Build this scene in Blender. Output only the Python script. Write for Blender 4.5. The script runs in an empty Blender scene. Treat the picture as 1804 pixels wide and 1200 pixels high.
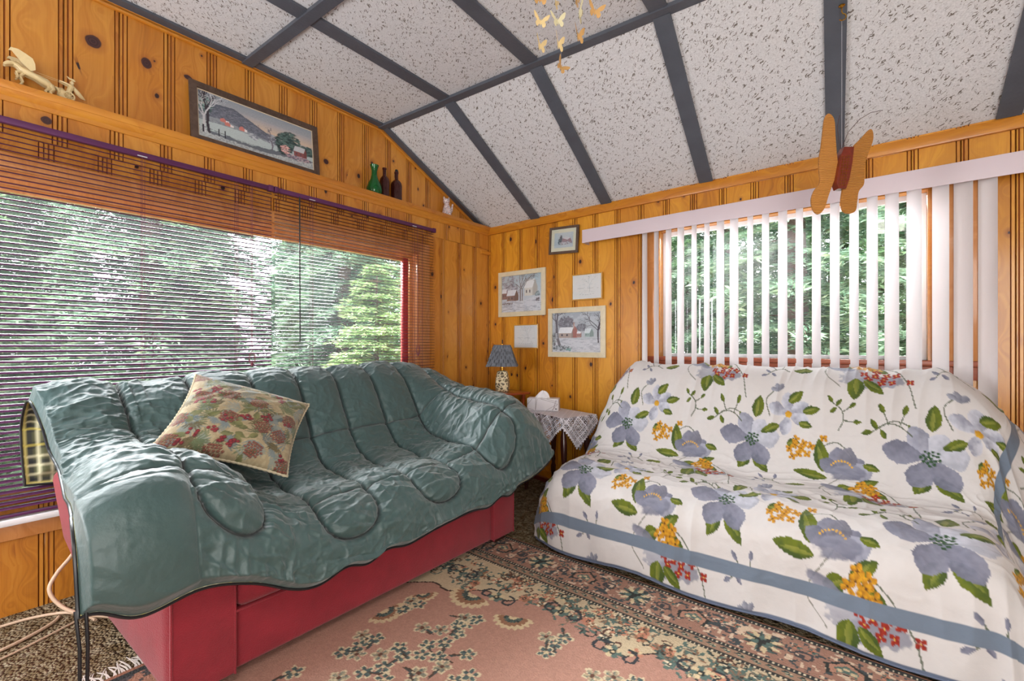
import bpy, bmesh, math, random
import numpy as np
from mathutils import Vector, Matrix
S = bpy.context.scene
COL = S.collection
PI = math.pi
# ---------------------------------------------------------------- camera
CAM = np.array([3.0, -3.37, 1.2]); YAW = math.atan2(644, 801)
cd = bpy.data.cameras.new('camera'); cam = bpy.data.objects.new('camera', cd); COL.objects.link(cam)
cam.location = CAM; cam.rotation_euler = (PI / 2, 0, YAW)
cd.sensor_width = 36; cd.lens = 36 * 801 / 1804; cd.clip_start = .02
cd.shift_y = (608 - 600) / 1804
S.camera = cam
# ---------------------------------------------------------------- sky, sun, window and fill light, exposure
wd = bpy.data.worlds.new('sky'); S.world = wd; wd.use_nodes = True
wn = wd.node_tree; wn.nodes['Background'].inputs[0].default_value = (.90, .95, 1.0, 1)
wn.nodes['Background'].inputs[1].default_value = 3.0
def area(name, loc, rot, sx, sy, power, col=(1, 1, 1)):
    l = bpy.data.lights.new(name, 'AREA'); l.shape = 'RECTANGLE'; l.size = sx; l.size_y = sy
    l.energy = power; l.color = col
    o = bpy.data.objects.new(name, l); COL.objects.link(o); o.location = loc; o.rotation_euler = rot
    return o
# daylight entering at the two windows, then area lights added to brighten the room
area('window_and_fill_light', (-1.0, -2.4, 2.55), (0, -math.radians(48), 0), 1.3, 3.2, 330, (.93, .97, 1))
area('window_and_fill_light', (2.5, 1.0, 2.7), (-math.radians(42), 0, 0), 1.7, 1.2, 260, (.95, .98, 1))
area('window_and_fill_light', (3.9, -4.5, 1.45), (math.radians(101), 0, math.radians(32)), 2.6, 1.7, 66, (1, .98, .96))  # soft fill added behind the camera; the wall there has no window
area('window_and_fill_light', (.45, -4.6, 1.35), (math.radians(80), 0, -math.radians(4)), .8, 1.3, 34, (.95, .97, 1))  # daylight of an assumed unseen window, added to light the sofa side
area('overhead_fill', (3.2, -3.9, 2.7), (0, 0, 0), .9, .9, 16, (1, .95, .88))  # overhead fill added to lift the room, no known fixture
sun = bpy.data.lights.new('sun', 'SUN'); sun.energy = 9; sun.angle = math.radians(12); sun.color = (1, .97, .92)
so = bpy.data.objects.new('sun', sun); COL.objects.link(so); so.rotation_euler = (math.radians(24), 0, math.radians(42))
S.view_settings.view_transform = 'Standard'; S.view_settings.look = 'None'
S.view_settings.gamma = 1; S.view_settings.use_curve_mapping = False
S.view_settings.exposure = .92

# ---------------------------------------------------------------- helpers
def lin(c):
    return tuple(((v / 255 + .055) / 1.055) ** 2.4 if v > 10 else v / 255 / 12.92 for v in c)
def tag(o, label=None, cat=None, group=None, kind=None):
    if label: o['label'] = label
    if cat: o['category'] = cat
    if group: o['group'] = group
    if kind: o['kind'] = kind
    return o
def empty(name, loc=(0, 0, 0), rz=0, **k):
    o = bpy.data.objects.new(name, None); COL.objects.link(o); o.location = loc; o.rotation_euler = (0, 0, rz)
    o.empty_display_size = .05
    return tag(o, **k)
def link(name, me, mat, parent=None, **k):
    o = bpy.data.objects.new(name, me); COL.objects.link(o)
    if parent: o.parent = parent
    if mat is not None:
        for m in (mat if isinstance(mat, (list, tuple)) else [mat]): me.materials.append(m)
    return tag(o, **k)
def smooth(me, ang=None):
    me.polygons.foreach_set('use_smooth', np.ones(len(me.polygons), bool)); me.update()
    if ang is not None: me.set_sharp_from_angle(angle=math.radians(ang))
class MB:
    """collects shapes, links them as one mesh object"""
    def __init__(s): s.bm = bmesh.new()
    def box(s, x0, x1, y0, y1, z0, z1, b=0, seg=2, M=None):
        r = bmesh.ops.create_cube(s.bm, size=1)
        vs = r['verts']
        for v in vs: v.co = Vector(((x0 + x1) / 2 + v.co.x * (x1 - x0), (y0 + y1) / 2 + v.co.y * (y1 - y0), (z0 + z1) / 2 + v.co.z * (z1 - z0)))
        es = list({e for v in vs for e in v.link_edges})
        if b > 0:
            q = bmesh.ops.bevel(s.bm, geom=es, offset=b, segments=seg, affect='EDGES', profile=.5)
            vs = list({v for f in q['faces'] for v in f.verts} | {v for v in vs if v.is_valid})
        if M is not None:
            for v in vs: v.co = M @ v.co
        return s
    def tube(s, pts, rad, n=10, cap=True, flat=1.0, M=None):
        pts = [Vector(p) for p in pts]; k = len(pts)
        rad = rad if hasattr(rad, '__len__') else [rad] * k
        rings = []; up = None
        for i, p in enumerate(pts):
            d = (pts[min(i + 1, k - 1)] - pts[max(i - 1, 0)])
            d = d.normalized() if d.length > 1e-9 else Vector((0, 0, 1))
            if up is None: up = d.orthogonal().normalized()
            up = (up - d * up.dot(d)); up = up.normalized() if up.length > 1e-6 else d.orthogonal().normalized()
            sd = d.cross(up)
            ring = []
            for j in range(n):
                a = 2 * PI * j / n
                c = p + (up * math.cos(a) + sd * math.sin(a) * flat) * rad[i]
                ring.append(s.bm.verts.new(M @ c if M is not None else c))
            rings.append(ring)
        for a, b in zip(rings, rings[1:]):
            for j in range(n): s.bm.faces.new((a[j], a[(j + 1) % n], b[(j + 1) % n], b[j]))
        if cap: s.bm.faces.new(rings[0][::-1]); s.bm.faces.new(rings[-1])
        return s
    def lathe(s, prof, cx=0, cy=0, cz=0, n=24, M=None, sq=0):
        rings = []
        for r, z in prof:
            ring = []
            for j in range(n):
                a = 2 * PI * j / n + PI / n
                k = 1
                if sq: k = 1 / max(abs(math.cos(a)), abs(math.sin(a))) ** sq
                c = Vector((cx + r * k * math.cos(a), cy + r * k * math.sin(a), cz + z))
                ring.append(s.bm.verts.new(M @ c if M is not None else c))
            rings.append(ring)
        for a, b in zip(rings, rings[1:]):
            for j in range(n): s.bm.faces.new((a[j], a[(j + 1) % n], b[(j + 1) % n], b[j]))
        if prof[0][0] > 1e-5: s.bm.faces.new(rings[0][::-1])
        if prof[-1][0] > 1e-5: s.bm.faces.new(rings[-1])
        return s
    def prism(s, pts, thick, M=None):
        """outline in the xz plane, extruded along y, centred"""
        f, b = [], []
        for x, z in pts:
            for L, y in ((f, -thick / 2), (b, thick / 2)):
                c = Vector((x, y, z)); L.append(s.bm.verts.new(M @ c if M is not None else c))
        s.bm.faces.new(f); s.bm.faces.new(b[::-1])
        n = len(pts)
        for i in range(n): s.bm.faces.new((f[i], b[i], b[(i + 1) % n], f[(i + 1) % n]))
        return s
    def quad(s, *p):
        s.bm.faces.new([s.bm.verts.new(Vector(q)) for q in p]); return s
    def build(s, name, mat, parent=None, sm=30, **k):
        me = bpy.data.meshes.new(name)
        bmesh.ops.recalc_face_normals(s.bm, faces=s.bm.faces)
        s.bm.to_mesh(me); s.bm.free()
        if sm: smooth(me, sm)
        return link(name, me, mat, parent, **k)
def grid_mesh(name, P, col=None, closed=False):
    """P: (n,m,3) array -> quad grid mesh, col: (n,m,3) linear colours -> attribute 'paint'"""
    n, m = P.shape[:2]
    me = bpy.data.meshes.new(name)
    me.vertices.add(n * m); me.vertices.foreach_set('co', P.reshape(-1).astype(np.float32))
    i = np.arange(n * m).reshape(n, m)
    q = np.stack([i[:-1, :-1], i[1:, :-1], i[1:, 1:], i[:-1, 1:]], -1).reshape(-1, 4)
    me.loops.add(q.size); me.loops.foreach_set('vertex_index', q.reshape(-1).astype(np.int32))
    me.polygons.add(len(q)); me.polygons.foreach_set('loop_start', (np.arange(len(q)) * 4).astype(np.int32))
    me.polygons.foreach_set('loop_total', np.full(len(q), 4, np.int32))
    me.polygons.foreach_set('use_smooth', np.ones(len(q), bool))
    me.update(calc_edges=True)
    if col is not None:
        a = me.color_attributes.new('paint', 'FLOAT_COLOR', 'POINT')
        c = np.ones((n * m, 4), np.float32); c[:, :3] = np.clip(col.reshape(-1, 3), 0, 1); a.data.foreach_set('color', c.reshape(-1))
    return me
def poly_mesh(name, V, F4=None, F3=None):
    me = bpy.data.meshes.new(name); V = np.asarray(V, np.float32)
    me.vertices.add(len(V)); me.vertices.foreach_set('co', V.reshape(-1))
    F = np.asarray(F4 if F4 is not None else F3, np.int32); k = F.shape[1]
    me.loops.add(F.size); me.loops.foreach_set('vertex_index', F.reshape(-1))
    me.polygons.add(len(F)); me.polygons.foreach_set('loop_start', (np.arange(len(F)) * k).astype(np.int32))
    me.polygons.foreach_set('loop_total', np.full(len(F), k, np.int32)); me.update(calc_edges=True)
    return me
# ---- numpy noise
def vn(x, y, seed=0):
    xi = np.floor(x).astype(np.int64); yi = np.floor(y).astype(np.int64); fx = x - xi; fy = y - yi
    fx = fx * fx * (3 - 2 * fx); fy = fy * fy * (3 - 2 * fy)
    def h(a, b):
        n = (a * 374761393 + b * 668265263 + seed * 982451653) & 0xffffffff
        n = ((n ^ (n >> 13)) * 1274126177) & 0xffffffff
        return ((n ^ (n >> 16)) & 0xffff) / 65535.
    return (h(xi, yi) * (1 - fx) + h(xi + 1, yi) * fx) * (1 - fy) + (h(xi, yi + 1) * (1 - fx) + h(xi + 1, yi + 1) * fx) * fy
def fbm(x, y, seed=0, o=3):
    r = 0; a = .5
    for k in range(o): r = r + a * vn(x * 2 ** k, y * 2 ** k, seed + k); a *= .5
    return r / (1 - .5 ** o)
def herm(kn, V, q):
    """cubic interpolation of V (k,...) at knots kn"""
    kn = np.asarray(kn, float); V = np.asarray(V, float)
    d = np.diff(kn); sh = (-1,) + (1,) * (V.ndim - 1)
    sl = np.diff(V, axis=0) / d.reshape(sh)
    m = np.empty_like(V); m[0] = sl[0]; m[-1] = sl[-1]
    w0 = d[1:].reshape(sh); w1 = d[:-1].reshape(sh)
    m[1:-1] = (sl[:-1] * w0 + sl[1:] * w1) / (w0 + w1)
    i = np.clip(np.searchsorted(kn, q, 'right') - 1, 0, len(kn) - 2)
    h = d[i].reshape(sh); t = ((q - kn[i]) / d[i]).reshape(sh)
    return ((2 * t**3 - 3 * t**2 + 1) * V[i] + (t**3 - 2 * t**2 + t) * h * m[i] + (-2 * t**3 + 3 * t**2) * V[i + 1] + (t**3 - t**2) * h * m[i + 1])
def net(N, step):
    """control net (nu,nv,3) -> fine surface with about `step` spacing, returns P, s, t in metres"""
    N = np.asarray(N, float)
    ds = np.linalg.norm(np.diff(N, axis=0), axis=2).mean(1); dt = np.linalg.norm(np.diff(N, axis=1), axis=2).mean(0)
    ku = np.r_[0, np.cumsum(ds)]; kv = np.r_[0, np.cumsum(dt)]
    s = np.linspace(0, ku[-1], int(ku[-1] / step) + 1); t = np.linspace(0, kv[-1], int(kv[-1] / step) + 1)
    A = herm(ku, N, s); B = herm(kv, np.swapaxes(A, 0, 1), t)
    return np.swapaxes(B, 0, 1), s, t, ku, kv
def normals(P):
    du = np.gradient(P, axis=0); dv = np.gradient(P, axis=1); n = np.cross(du, dv)
    return n / np.maximum(np.linalg.norm(n, axis=2, keepdims=True), 1e-9)
class Paint:
    """a little painter that colours the points of a surface grid whose flat coordinates are X, Y (metres)"""
    def __init__(s, X, Y, base): s.X = X; s.Y = Y; s.c = np.empty(X.shape + (3,)); s.c[:] = lin(base)
    def mix(s, m, col, sl=None):
        col = np.asarray(lin(col)) if isinstance(col, tuple) else col
        t = s.c if sl is None else s.c[sl]
        t += (col - t) * np.clip(m, 0, 1)[..., None]
    def win(s, x0, x1, y0, y1):
        a = np.nonzero((s.X[:, 0] >= x0) & (s.X[:, 0] <= x1))[0]; b = np.nonzero((s.Y[0] >= y0) & (s.Y[0] <= y1))[0]
        if len(a) == 0 or len(b) == 0: return None
        return (slice(a[0], a[-1] + 1), slice(b[0], b[-1] + 1))
    def poly(s, pts, col, al=1.):
        pts = np.asarray(pts, float); sl = s.win(pts[:, 0].min(), pts[:, 0].max(), pts[:, 1].min(), pts[:, 1].max())
        if sl is None: return
        X = s.X[sl]; Y = s.Y[sl]; ins = np.zeros(X.shape, bool)
        for (x0, y0), (x1, y1) in zip(pts, np.roll(pts, -1, 0)):
            if y0 == y1: continue
            ins ^= ((y0 > Y) != (y1 > Y)) & (X < (x1 - x0) * (Y - y0) / (y1 - y0) + x0)
        s.mix(ins * al, col, sl)
    def ell(s, cx, cy, rx, ry, ang, col, al=1., rough=0., seed=0, shade=None, soft=.15):
        R = max(rx, ry) * 1.3; sl = s.win(cx - R, cx + R, cy - R, cy + R)
        if sl is None: return
        X = s.X[sl] - cx; Y = s.Y[sl] - cy; c, q = math.cos(ang), math.sin(ang)
        u = (X * c + Y * q) / rx; v = (-X * q + Y * c) / ry
        d = np.sqrt(u * u + v * v)
        if rough: d = d + rough * (fbm(X / R * 5 + 9, Y / R * 5 + 9, seed) - .5)
        m = np.clip((1 - d) / soft, 0, 1) * al
        colr = np.asarray(lin(col))
        if shade is not None:
            k = np.clip(.5 + .5 * v + .8 * (fbm(X / R * 4 + 3, Y / R * 9 + 5, seed + 7) - .5), 0, 1)[..., None]
            colr = colr * (1 - k) + np.asarray(lin(shade)) * k
        s.mix(m, colr, sl)
    def petal(s, x, y, L, W, ang, col, shade, al=1., seed=0, tip=.65):
        """leaf or petal growing from (x,y) in direction ang; widest at tip*L"""
        c, q = math.cos(ang), math.sin(ang); mx, my = x + c * L / 2, y + q * L / 2; R = max(L / 2, W) * 1.25
        sl = s.win(mx - R, mx + R, my - R, my + R)
        if sl is None: return
        X = s.X[sl] - x; Y = s.Y[sl] - y; u = (X * c + Y * q) / L; v = (-X * q + Y * c) / W
        n = fbm(X * 60 + 20, Y * 60 + 20, seed) - .5
        uu = np.clip(u, 0, 1); a = uu ** (math.log(.5) / math.log(tip)); w = np.sin(PI * a) ** .75
        m = (np.abs(v) < w * .5 * (1 + .3 * n)) & (u > 0) & (u < 1)
        k = np.clip(.5 + 1.1 * v + 1.2 * n, 0, 1)[..., None]
        s.mix(m * al, np.asarray(lin(col)) * (1 - k) + np.asarray(lin(shade)) * k, sl)
    def line(s, pts, w, col, al=1.):
        pts = np.asarray(pts, float)
        for (x0, y0), (x1, y1) in zip(pts, pts[1:]):
            sl = s.win(min(x0, x1) - w, max(x0, x1) + w, min(y0, y1) - w, max(y0, y1) + w)
            if sl is None: continue
            X = s.X[sl]; Y = s.Y[sl]; dx, dy = x1 - x0, y1 - y0; L = dx * dx + dy * dy + 1e-12
            t = np.clip(((X - x0) * dx + (Y - y0) * dy) / L, 0, 1)
            d = np.hypot(X - x0 - t * dx, Y - y0 - t * dy); s.mix((d < w / 2) * al, col, sl)
# ---------------------------------------------------------------- materials
def mat(name, col, rough=.5, spec=.5, metal=0, coat=0, coatr=.1, trans=0, sheen=0, bump=None, vary=None, attr=False, emis=None):
    m = bpy.data.materials.new(name); m.use_nodes = True; nt = m.node_tree; b = nt.nodes['Principled BSDF']
    b.inputs['Roughness'].default_value = rough; b.inputs['Metallic'].default_value = metal
    b.inputs['Specular IOR Level'].default_value = spec; b.inputs['Coat Weight'].default_value = coat; b.inputs['Coat Roughness'].default_value = coatr
    b.inputs['Transmission Weight'].default_value = trans; b.inputs['Sheen Weight'].default_value = sheen
    N = lambda t, **k: _n(nt, t, **k)
    tc = N('ShaderNodeTexCoord')
    base = None
    if attr:
        a = N('ShaderNodeAttribute'); a.attribute_name = 'paint'; base = a.outputs['Color']
    else:
        rgb = N('ShaderNodeRGB'); rgb.outputs[0].default_value = lin(col) + (1,); base = rgb.outputs[0]
    if vary:
        sc, amt = vary
        nz = N('ShaderNodeTexNoise'); nz.inputs['Scale'].default_value = sc; nz.inputs['Detail'].default_value = 5
        nt.links.new(tc.outputs['Object'], nz.inputs['Vector'])
        mr = N('ShaderNodeMapRange'); mr.inputs[1].default_value = .3; mr.inputs[2].default_value = .7; mr.inputs[3].default_value = 1 - amt; mr.inputs[4].default_value = 1 + amt
        nt.links.new(nz.outputs[0], mr.inputs[0])
        mx = N('ShaderNodeVectorMath'); mx.operation = 'SCALE'
        nt.links.new(base, mx.inputs[0]); nt.links.new(mr.outputs[0], mx.inputs['Scale']); base = mx.outputs[0]
    nt.links.new(base, b.inputs['Base Color'])
    if bump:
        sc, st = bump
        nz = N('ShaderNodeTexNoise'); nz.inputs['Scale'].default_value = sc; nz.inputs['Detail'].default_value = 4
        nt.links.new(tc.outputs['Object'], nz.inputs['Vector'])
        bp = N('ShaderNodeBump'); bp.inputs['Strength'].default_value = st; bp.inputs['Distance'].default_value = .01
        nt.links.new(nz.outputs[0], bp.inputs['Height']); nt.links.new(bp.outputs[0], b.inputs['Normal'])
    return m
def _n(nt, t, **k):
    n = nt.nodes.new(t)
    for a, v in k.items(): setattr(n, a, v)
    return n
def ramp(nt, src, stops):
    r = nt.nodes.new('ShaderNodeValToRGB'); e = r.color_ramp.elements
    while len(e) < len(stops): e.new(.5)
    for el, (p, c) in zip(e, stops): el.position = p; el.color = tuple(c) + (1,) if len(c) == 3 else c
    nt.links.new(src, r.inputs[0]); return r.outputs[0]
def math_(nt, op, a, b=None, c=None, clamp=False):
    n = nt.nodes.new('ShaderNodeMath'); n.operation = op; n.use_clamp = clamp
    for i, v in enumerate((a, b, c)):
        if v is None: continue
        if isinstance(v, (int, float)): n.inputs[i].default_value = v
        else: nt.links.new(v, n.inputs[i])
    return n.outputs[0]
def mixc(nt, f, a, b, typ='MIX'):
    n = nt.nodes.new('ShaderNodeMix'); n.data_type = 'RGBA'; n.blend_type = typ
    for i, v in ((0, f), (6, a), (7, b)):
        if isinstance(v, (int, float)): n.inputs[i].default_value = v
        elif isinstance(v, tuple): n.inputs[i].default_value = v + (1,) if len(v) == 3 else v
        else: nt.links.new(v, n.inputs[i])
    return n.outputs[2]
def pine(name, light, mid, dark, axis='Z', u='Y', knots=True, explicit=(), rough=.26, coat=.45, tone=True, kscale=1.):
    """varnished knotty pine; axis = grain direction in object space"""
    m = bpy.data.materials.new(name); m.use_nodes = True; nt = m.node_tree; b = nt.nodes['Principled BSDF']
    N = lambda t: nt.nodes.new(t); lk = nt.links.new
    tc = N('ShaderNodeTexCoord'); sp = N('ShaderNodeSeparateXYZ'); lk(tc.outputs['Object'], sp.inputs[0])
    g = sp.outputs[axis]; a = sp.outputs[u]
    o3 = sp.outputs[[k for k in 'XYZ' if k not in (axis, u)][0]]
    at = N('ShaderNodeAttribute'); at.attribute_name = 'board'; br = at.outputs['Fac']
    off = math_(nt, 'MULTIPLY', br, 37.7)
    # knots: one candidate per voronoi cell of the stretched board plane
    cv = N('ShaderNodeCombineXYZ'); lk(math_(nt, 'MULTIPLY', a, 9.5 * kscale), cv.inputs[0]); lk(math_(nt, 'MULTIPLY_ADD', g, 3.1 * kscale, off), cv.inputs[1]); lk(off, cv.inputs[2])
    vo = N('ShaderNodeTexVoronoi'); vo.inputs['Scale'].default_value = 1; lk(cv.outputs[0], vo.inputs['Vector'])
    sc = N('ShaderNodeSeparateColor'); lk(vo.outputs['Color'], sc.inputs[0])
    dd = N('ShaderNodeVectorMath'); dd.operation = 'SUBTRACT'; lk(cv.outputs[0], dd.inputs[0]); lk(vo.outputs['Position'], dd.inputs[1])
    ds = N('ShaderNodeVectorMath'); ds.operation = 'MULTIPLY'; lk(dd.outputs[0], ds.inputs[0]); ds.inputs[1].default_value = (1 / (9.5 * kscale), 1 / (3.1 * kscale) * .75, 0)
    dl = N('ShaderNodeVectorMath'); dl.operation = 'LENGTH'; lk(ds.outputs[0], dl.inputs[0])
    wob = N('ShaderNodeTexNoise'); wob.inputs['Scale'].default_value = 30; lk(tc.outputs['Object'], wob.inputs['Vector'])
    dist = math_(nt, 'ADD', dl.outputs['Value'], math_(nt, 'MULTIPLY', math_(nt, 'SUBTRACT', wob.outputs[0], .5), .012))
    krad = math_(nt, 'MULTIPLY_ADD', sc.outputs[1], .012, .005)
    has = math_(nt, 'GREATER_THAN', sc.outputs[0], .66)
    rel = math_(nt, 'DIVIDE', dist, krad)
    # grain
    pull = math_(nt, 'MULTIPLY', math_(nt, 'DIVIDE', 1.0, math_(nt, 'MULTIPLY_ADD', math_(nt, 'POWER', dl.outputs['Value'], 2), 900, 1)), .10)
    gv = N('ShaderNodeCombineXYZ'); lk(math_(nt, 'ADD', math_(nt, 'MULTIPLY', a, 9), math_(nt, 'MULTIPLY', pull, 7)), gv.inputs[0]); lk(math_(nt, 'MULTIPLY_ADD', g, .55, off), gv.inputs[1]); lk(math_(nt, 'MULTIPLY_ADD', o3, 9, off), gv.inputs[2])
    n1 = N('ShaderNodeTexNoise'); n1.inputs['Scale'].default_value = 1.; n1.inputs['Detail'].default_value = 3; n1.inputs['Distortion'].default_value = .25; lk(gv.outputs[0], n1.inputs['Vector'])
    ring = math_(nt, 'SINE', math_(nt, 'MULTIPLY', n1.outputs[0], 62))
    ring = math_(nt, 'MULTIPLY_ADD', ring, .5, .5)
    fv = N('ShaderNodeCombineXYZ'); lk(math_(nt, 'MULTIPLY', a, 240), fv.inputs[0]); lk(math_(nt, 'MULTIPLY', g, 5), fv.inputs[1]); lk(math_(nt, 'MULTIPLY', o3, 200), fv.inputs[2])
    n2 = N('ShaderNodeTexNoise'); n2.inputs['Scale'].default_value = 1; n2.inputs['Detail'].default_value = 2; lk(fv.outputs[0], n2.inputs['Vector'])
    n3 = N('ShaderNodeTexNoise'); n3.inputs['Scale'].default_value = 2.2; n3.inputs['Detail'].default_value = 3; lk(gv.outputs[0], n3.inputs['Vector'])
    t = math_(nt, 'ADD', math_(nt, 'MULTIPLY', ring, .13), math_(nt, 'MULTIPLY', n2.outputs[0], .22))
    t = math_(nt, 'ADD', t, math_(nt, 'MULTIPLY_ADD', n3.outputs[0], .7, -.15))
    t = math_(nt, 'ADD', t, math_(nt, 'MULTIPLY_ADD', br, .34, -.17)) if tone else t
    col = ramp(nt, t, [(.12, lin(light)), (.5, lin(mid)), (.95, lin(dark))])
    if knots:
        halo = ramp(nt, rel, [(0, (1, 1, 1)), (1.0, (.75,) * 3), (1., (0, 0, 0))]) if False else math_(nt, 'MULTIPLY', math_(nt, 'SUBTRACT', 1, math_(nt, 'DIVIDE', rel, 3.2), clamp=True), has)
        col = mixc(nt, math_(nt, 'MULTIPLY', halo, .8), col, lin((140, 66, 22)))
        core = math_(nt, 'MULTIPLY', math_(nt, 'MULTIPLY', math_(nt, 'SUBTRACT', 1.0, rel), 3.5, clamp=True), has)
        col = mixc(nt, core, col, lin((50, 24, 22)))
    for (ka, kg, r, asp) in explicit:
        x = math_(nt, 'DIVIDE', math_(nt, 'SUBTRACT', a, ka), asp); y = math_(nt, 'SUBTRACT', g, kg)
        d = math_(nt, 'SQRT', math_(nt, 'ADD', math_(nt, 'MULTIPLY', x, x), math_(nt, 'MULTIPLY', y, y)))
        d = math_(nt, 'DIVIDE', math_(nt, 'ADD', d, math_(nt, 'MULTIPLY', math_(nt, 'SUBTRACT', wob.outputs[0], .5), .01)), r)
        rg = math_(nt, 'MULTIPLY_ADD', math_(nt, 'SINE', math_(nt, 'MULTIPLY', d, 16)), .5, .5)
        col = mixc(nt, math_(nt, 'MULTIPLY', math_(nt, 'SUBTRACT', 1, math_(nt, 'DIVIDE', d, 1.9), clamp=True), .9), col, lin((150, 76, 25)))
        kc = mixc(nt, rg, lin((78, 40, 38)), lin((52, 27, 28)))
        col = mixc(nt, math_(nt, 'MULTIPLY', math_(nt, 'SUBTRACT', 1.0, d), 6, clamp=True), col, kc)
    lk(col, b.inputs['Base Color'])
    b.inputs['Roughness'].default_value = rough + .15; b.inputs['Specular IOR Level'].default_value = .4
    b.inputs['Coat Weight'].default_value = coat; b.inputs['Coat Roughness'].default_value = rough * .6
    bp = N('ShaderNodeBump'); bp.inputs['Strength'].default_value = .12; bp.inputs['Distance'].default_value = .004
    lk(n2.outputs[0], bp.inputs['Height']); lk(bp.outputs[0], b.inputs['Normal'])
    return m
KN = [(-3.035 + .13, 2.735, .034, 1.0), (-2.69, 2.73, .03, .8), (-3.14, 2.83, .014, .9), (-2.50, 2.74, .015, 1.6), (-1.66, 2.52, .02, 1.), (-.82, 2.545, .016, .5), (-3.08, 2.24, .02, 1.)]
M = {}
M['pine_left'] = pine('knotty_pine', (220, 154, 62), (198, 126, 40), (138, 72, 20), 'Z', 'Y', explicit=KN)
M['pine_right'] = pine('knotty_pine_back', (222, 156, 42), (198, 126, 26), (134, 72, 12), 'Z', 'X', kscale=1.1)
M['trim_y'] = pine('pine_trim', (214, 146, 48), (196, 122, 34), (150, 82, 22), 'Y', 'Z', knots=False, tone=False)
M['trim_x'] = pine('pine_trim_back', (210, 140, 36), (190, 116, 24), (140, 76, 14), 'X', 'Z', knots=False, tone=False)
M['trim_z'] = pine('pine_casing', (226, 160, 98), (206, 136, 72), (166, 98, 48), 'Z', 'Y', knots=False, tone=False)
M['cherry'] = pine('window_sash_wood', (176, 96, 66), (150, 76, 52), (112, 52, 38), 'X', 'Z', knots=False, tone=False, coat=.2)
M['dark_frame'] = pine('weathered_dark_wood', (104, 84, 72), (82, 64, 54), (52, 40, 34), 'Y', 'Z', knots=False, tone=False, coat=0, rough=.5)
M['cream_frame'] = mat('cream_painted_wood', (214, 202, 172), .45, vary=(30, .06))
M['gold'] = mat('gold_wood', (200, 150, 70), .35, vary=(40, .1))
M['groove'] = mat('groove_stain', (140, 74, 22), .5)
M['red_paint'] = mat('red_painted_sash', (196, 70, 66), .45, vary=(20, .05))
M['white_paint'] = mat('white_painted_sill', (232, 230, 232), .45, vary=(12, .04))
M['batten'] = mat('grey_painted_batten', (84, 89, 99), .5, vary=(9, .1), bump=(60, .2))
M['purple'] = mat('purple_metal_slat', (96, 50, 88), .26, spec=.8, coat=.6, coatr=.15)
M['rail'] = mat('purple_head_rail', (88, 38, 82), .35, vary=(8, .06))
M['cord'] = mat('burgundy_cord', (120, 58, 72), .7)
M['black'] = mat('black_plastic', (26, 26, 30), .35)
M['vane'] = mat('white_vinyl_vane', (236, 231, 233), .45, vary=(3, .02))
M['valance'] = mat('pale_valance', (218, 204, 212), .45, vary=(3, .03))
M['brass'] = mat('brass', (190, 146, 60), .25, metal=1)
M['string'] = mat('nylon_string', (200, 200, 205), .3)
M['crimson'] = mat('crimson_upholstery', (138, 24, 40), .8, sheen=.2, vary=(14, .12), bump=(220, .35))
M['dark_wood'] = mat('dark_stained_wood', (62, 26, 20), .3, coat=.5, vary=(18, .2))
M['red_wood'] = pine('cherry_table_wood', (170, 80, 34), (140, 58, 24), (84, 28, 14), 'X', 'Y', knots=False, tone=False, coat=.8, rough=.15)
M['cable'] = mat('beige_cable', (206, 178, 152), .5)
def glass(name, tint=(1, 1, 1), gl=.06, rough=.0):
    m = bpy.data.materials.new(name); m.use_nodes = True; nt = m.node_tree; nt.nodes.clear()
    o = _n(nt, 'ShaderNodeOutputMaterial'); mx = _n(nt, 'ShaderNodeMixShader'); t = _n(nt, 'ShaderNodeBsdfTransparent'); g = _n(nt, 'ShaderNodeBsdfGlossy')
    lw = _n(nt, 'ShaderNodeFresnel'); lw.inputs[0].default_value = 1.45
    t.inputs[0].default_value = tint + (1,); g.inputs['Roughness'].default_value = rough
    nt.links.new(lw.outputs[0], mx.inputs[0]); nt.links.new(t.outputs[0], mx.inputs[1]); nt.links.new(g.outputs[0], mx.inputs[2]); nt.links.new(mx.outputs[0], o.inputs[0])
    return m
M['glass'] = glass('haze_veiled_glass')
nt = M['glass'].node_tree; o_ = [n for n in nt.nodes if n.type == 'OUTPUT_MATERIAL'][0]; m0 = o_.inputs[0].links[0].from_socket
tl = _n(nt, 'ShaderNodeBsdfTranslucent'); tl.inputs[0].default_value = (.92, 1, .97, 1); m1 = _n(nt, 'ShaderNodeMixShader'); m1.inputs[0].default_value = .007  # pale translucent share imitates a whitish veil of light over the view
nt.links.new(m0, m1.inputs[1]); nt.links.new(tl.outputs[0], m1.inputs[2]); nt.links.new(m1.outputs[0], o_.inputs[0])
M['glass2'] = glass('clear_window_glass')
M['pglass'] = glass('picture_glass', rough=.03)
def bottle_glass(name, col):
    m = mat(name, col, .06, trans=.75, spec=.6); return m
M['green_glass'] = bottle_glass('green_glass', (30, 150, 70)); M['brown_glass'] = bottle_glass('amber_brown_glass', (110, 44, 40))
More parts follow.
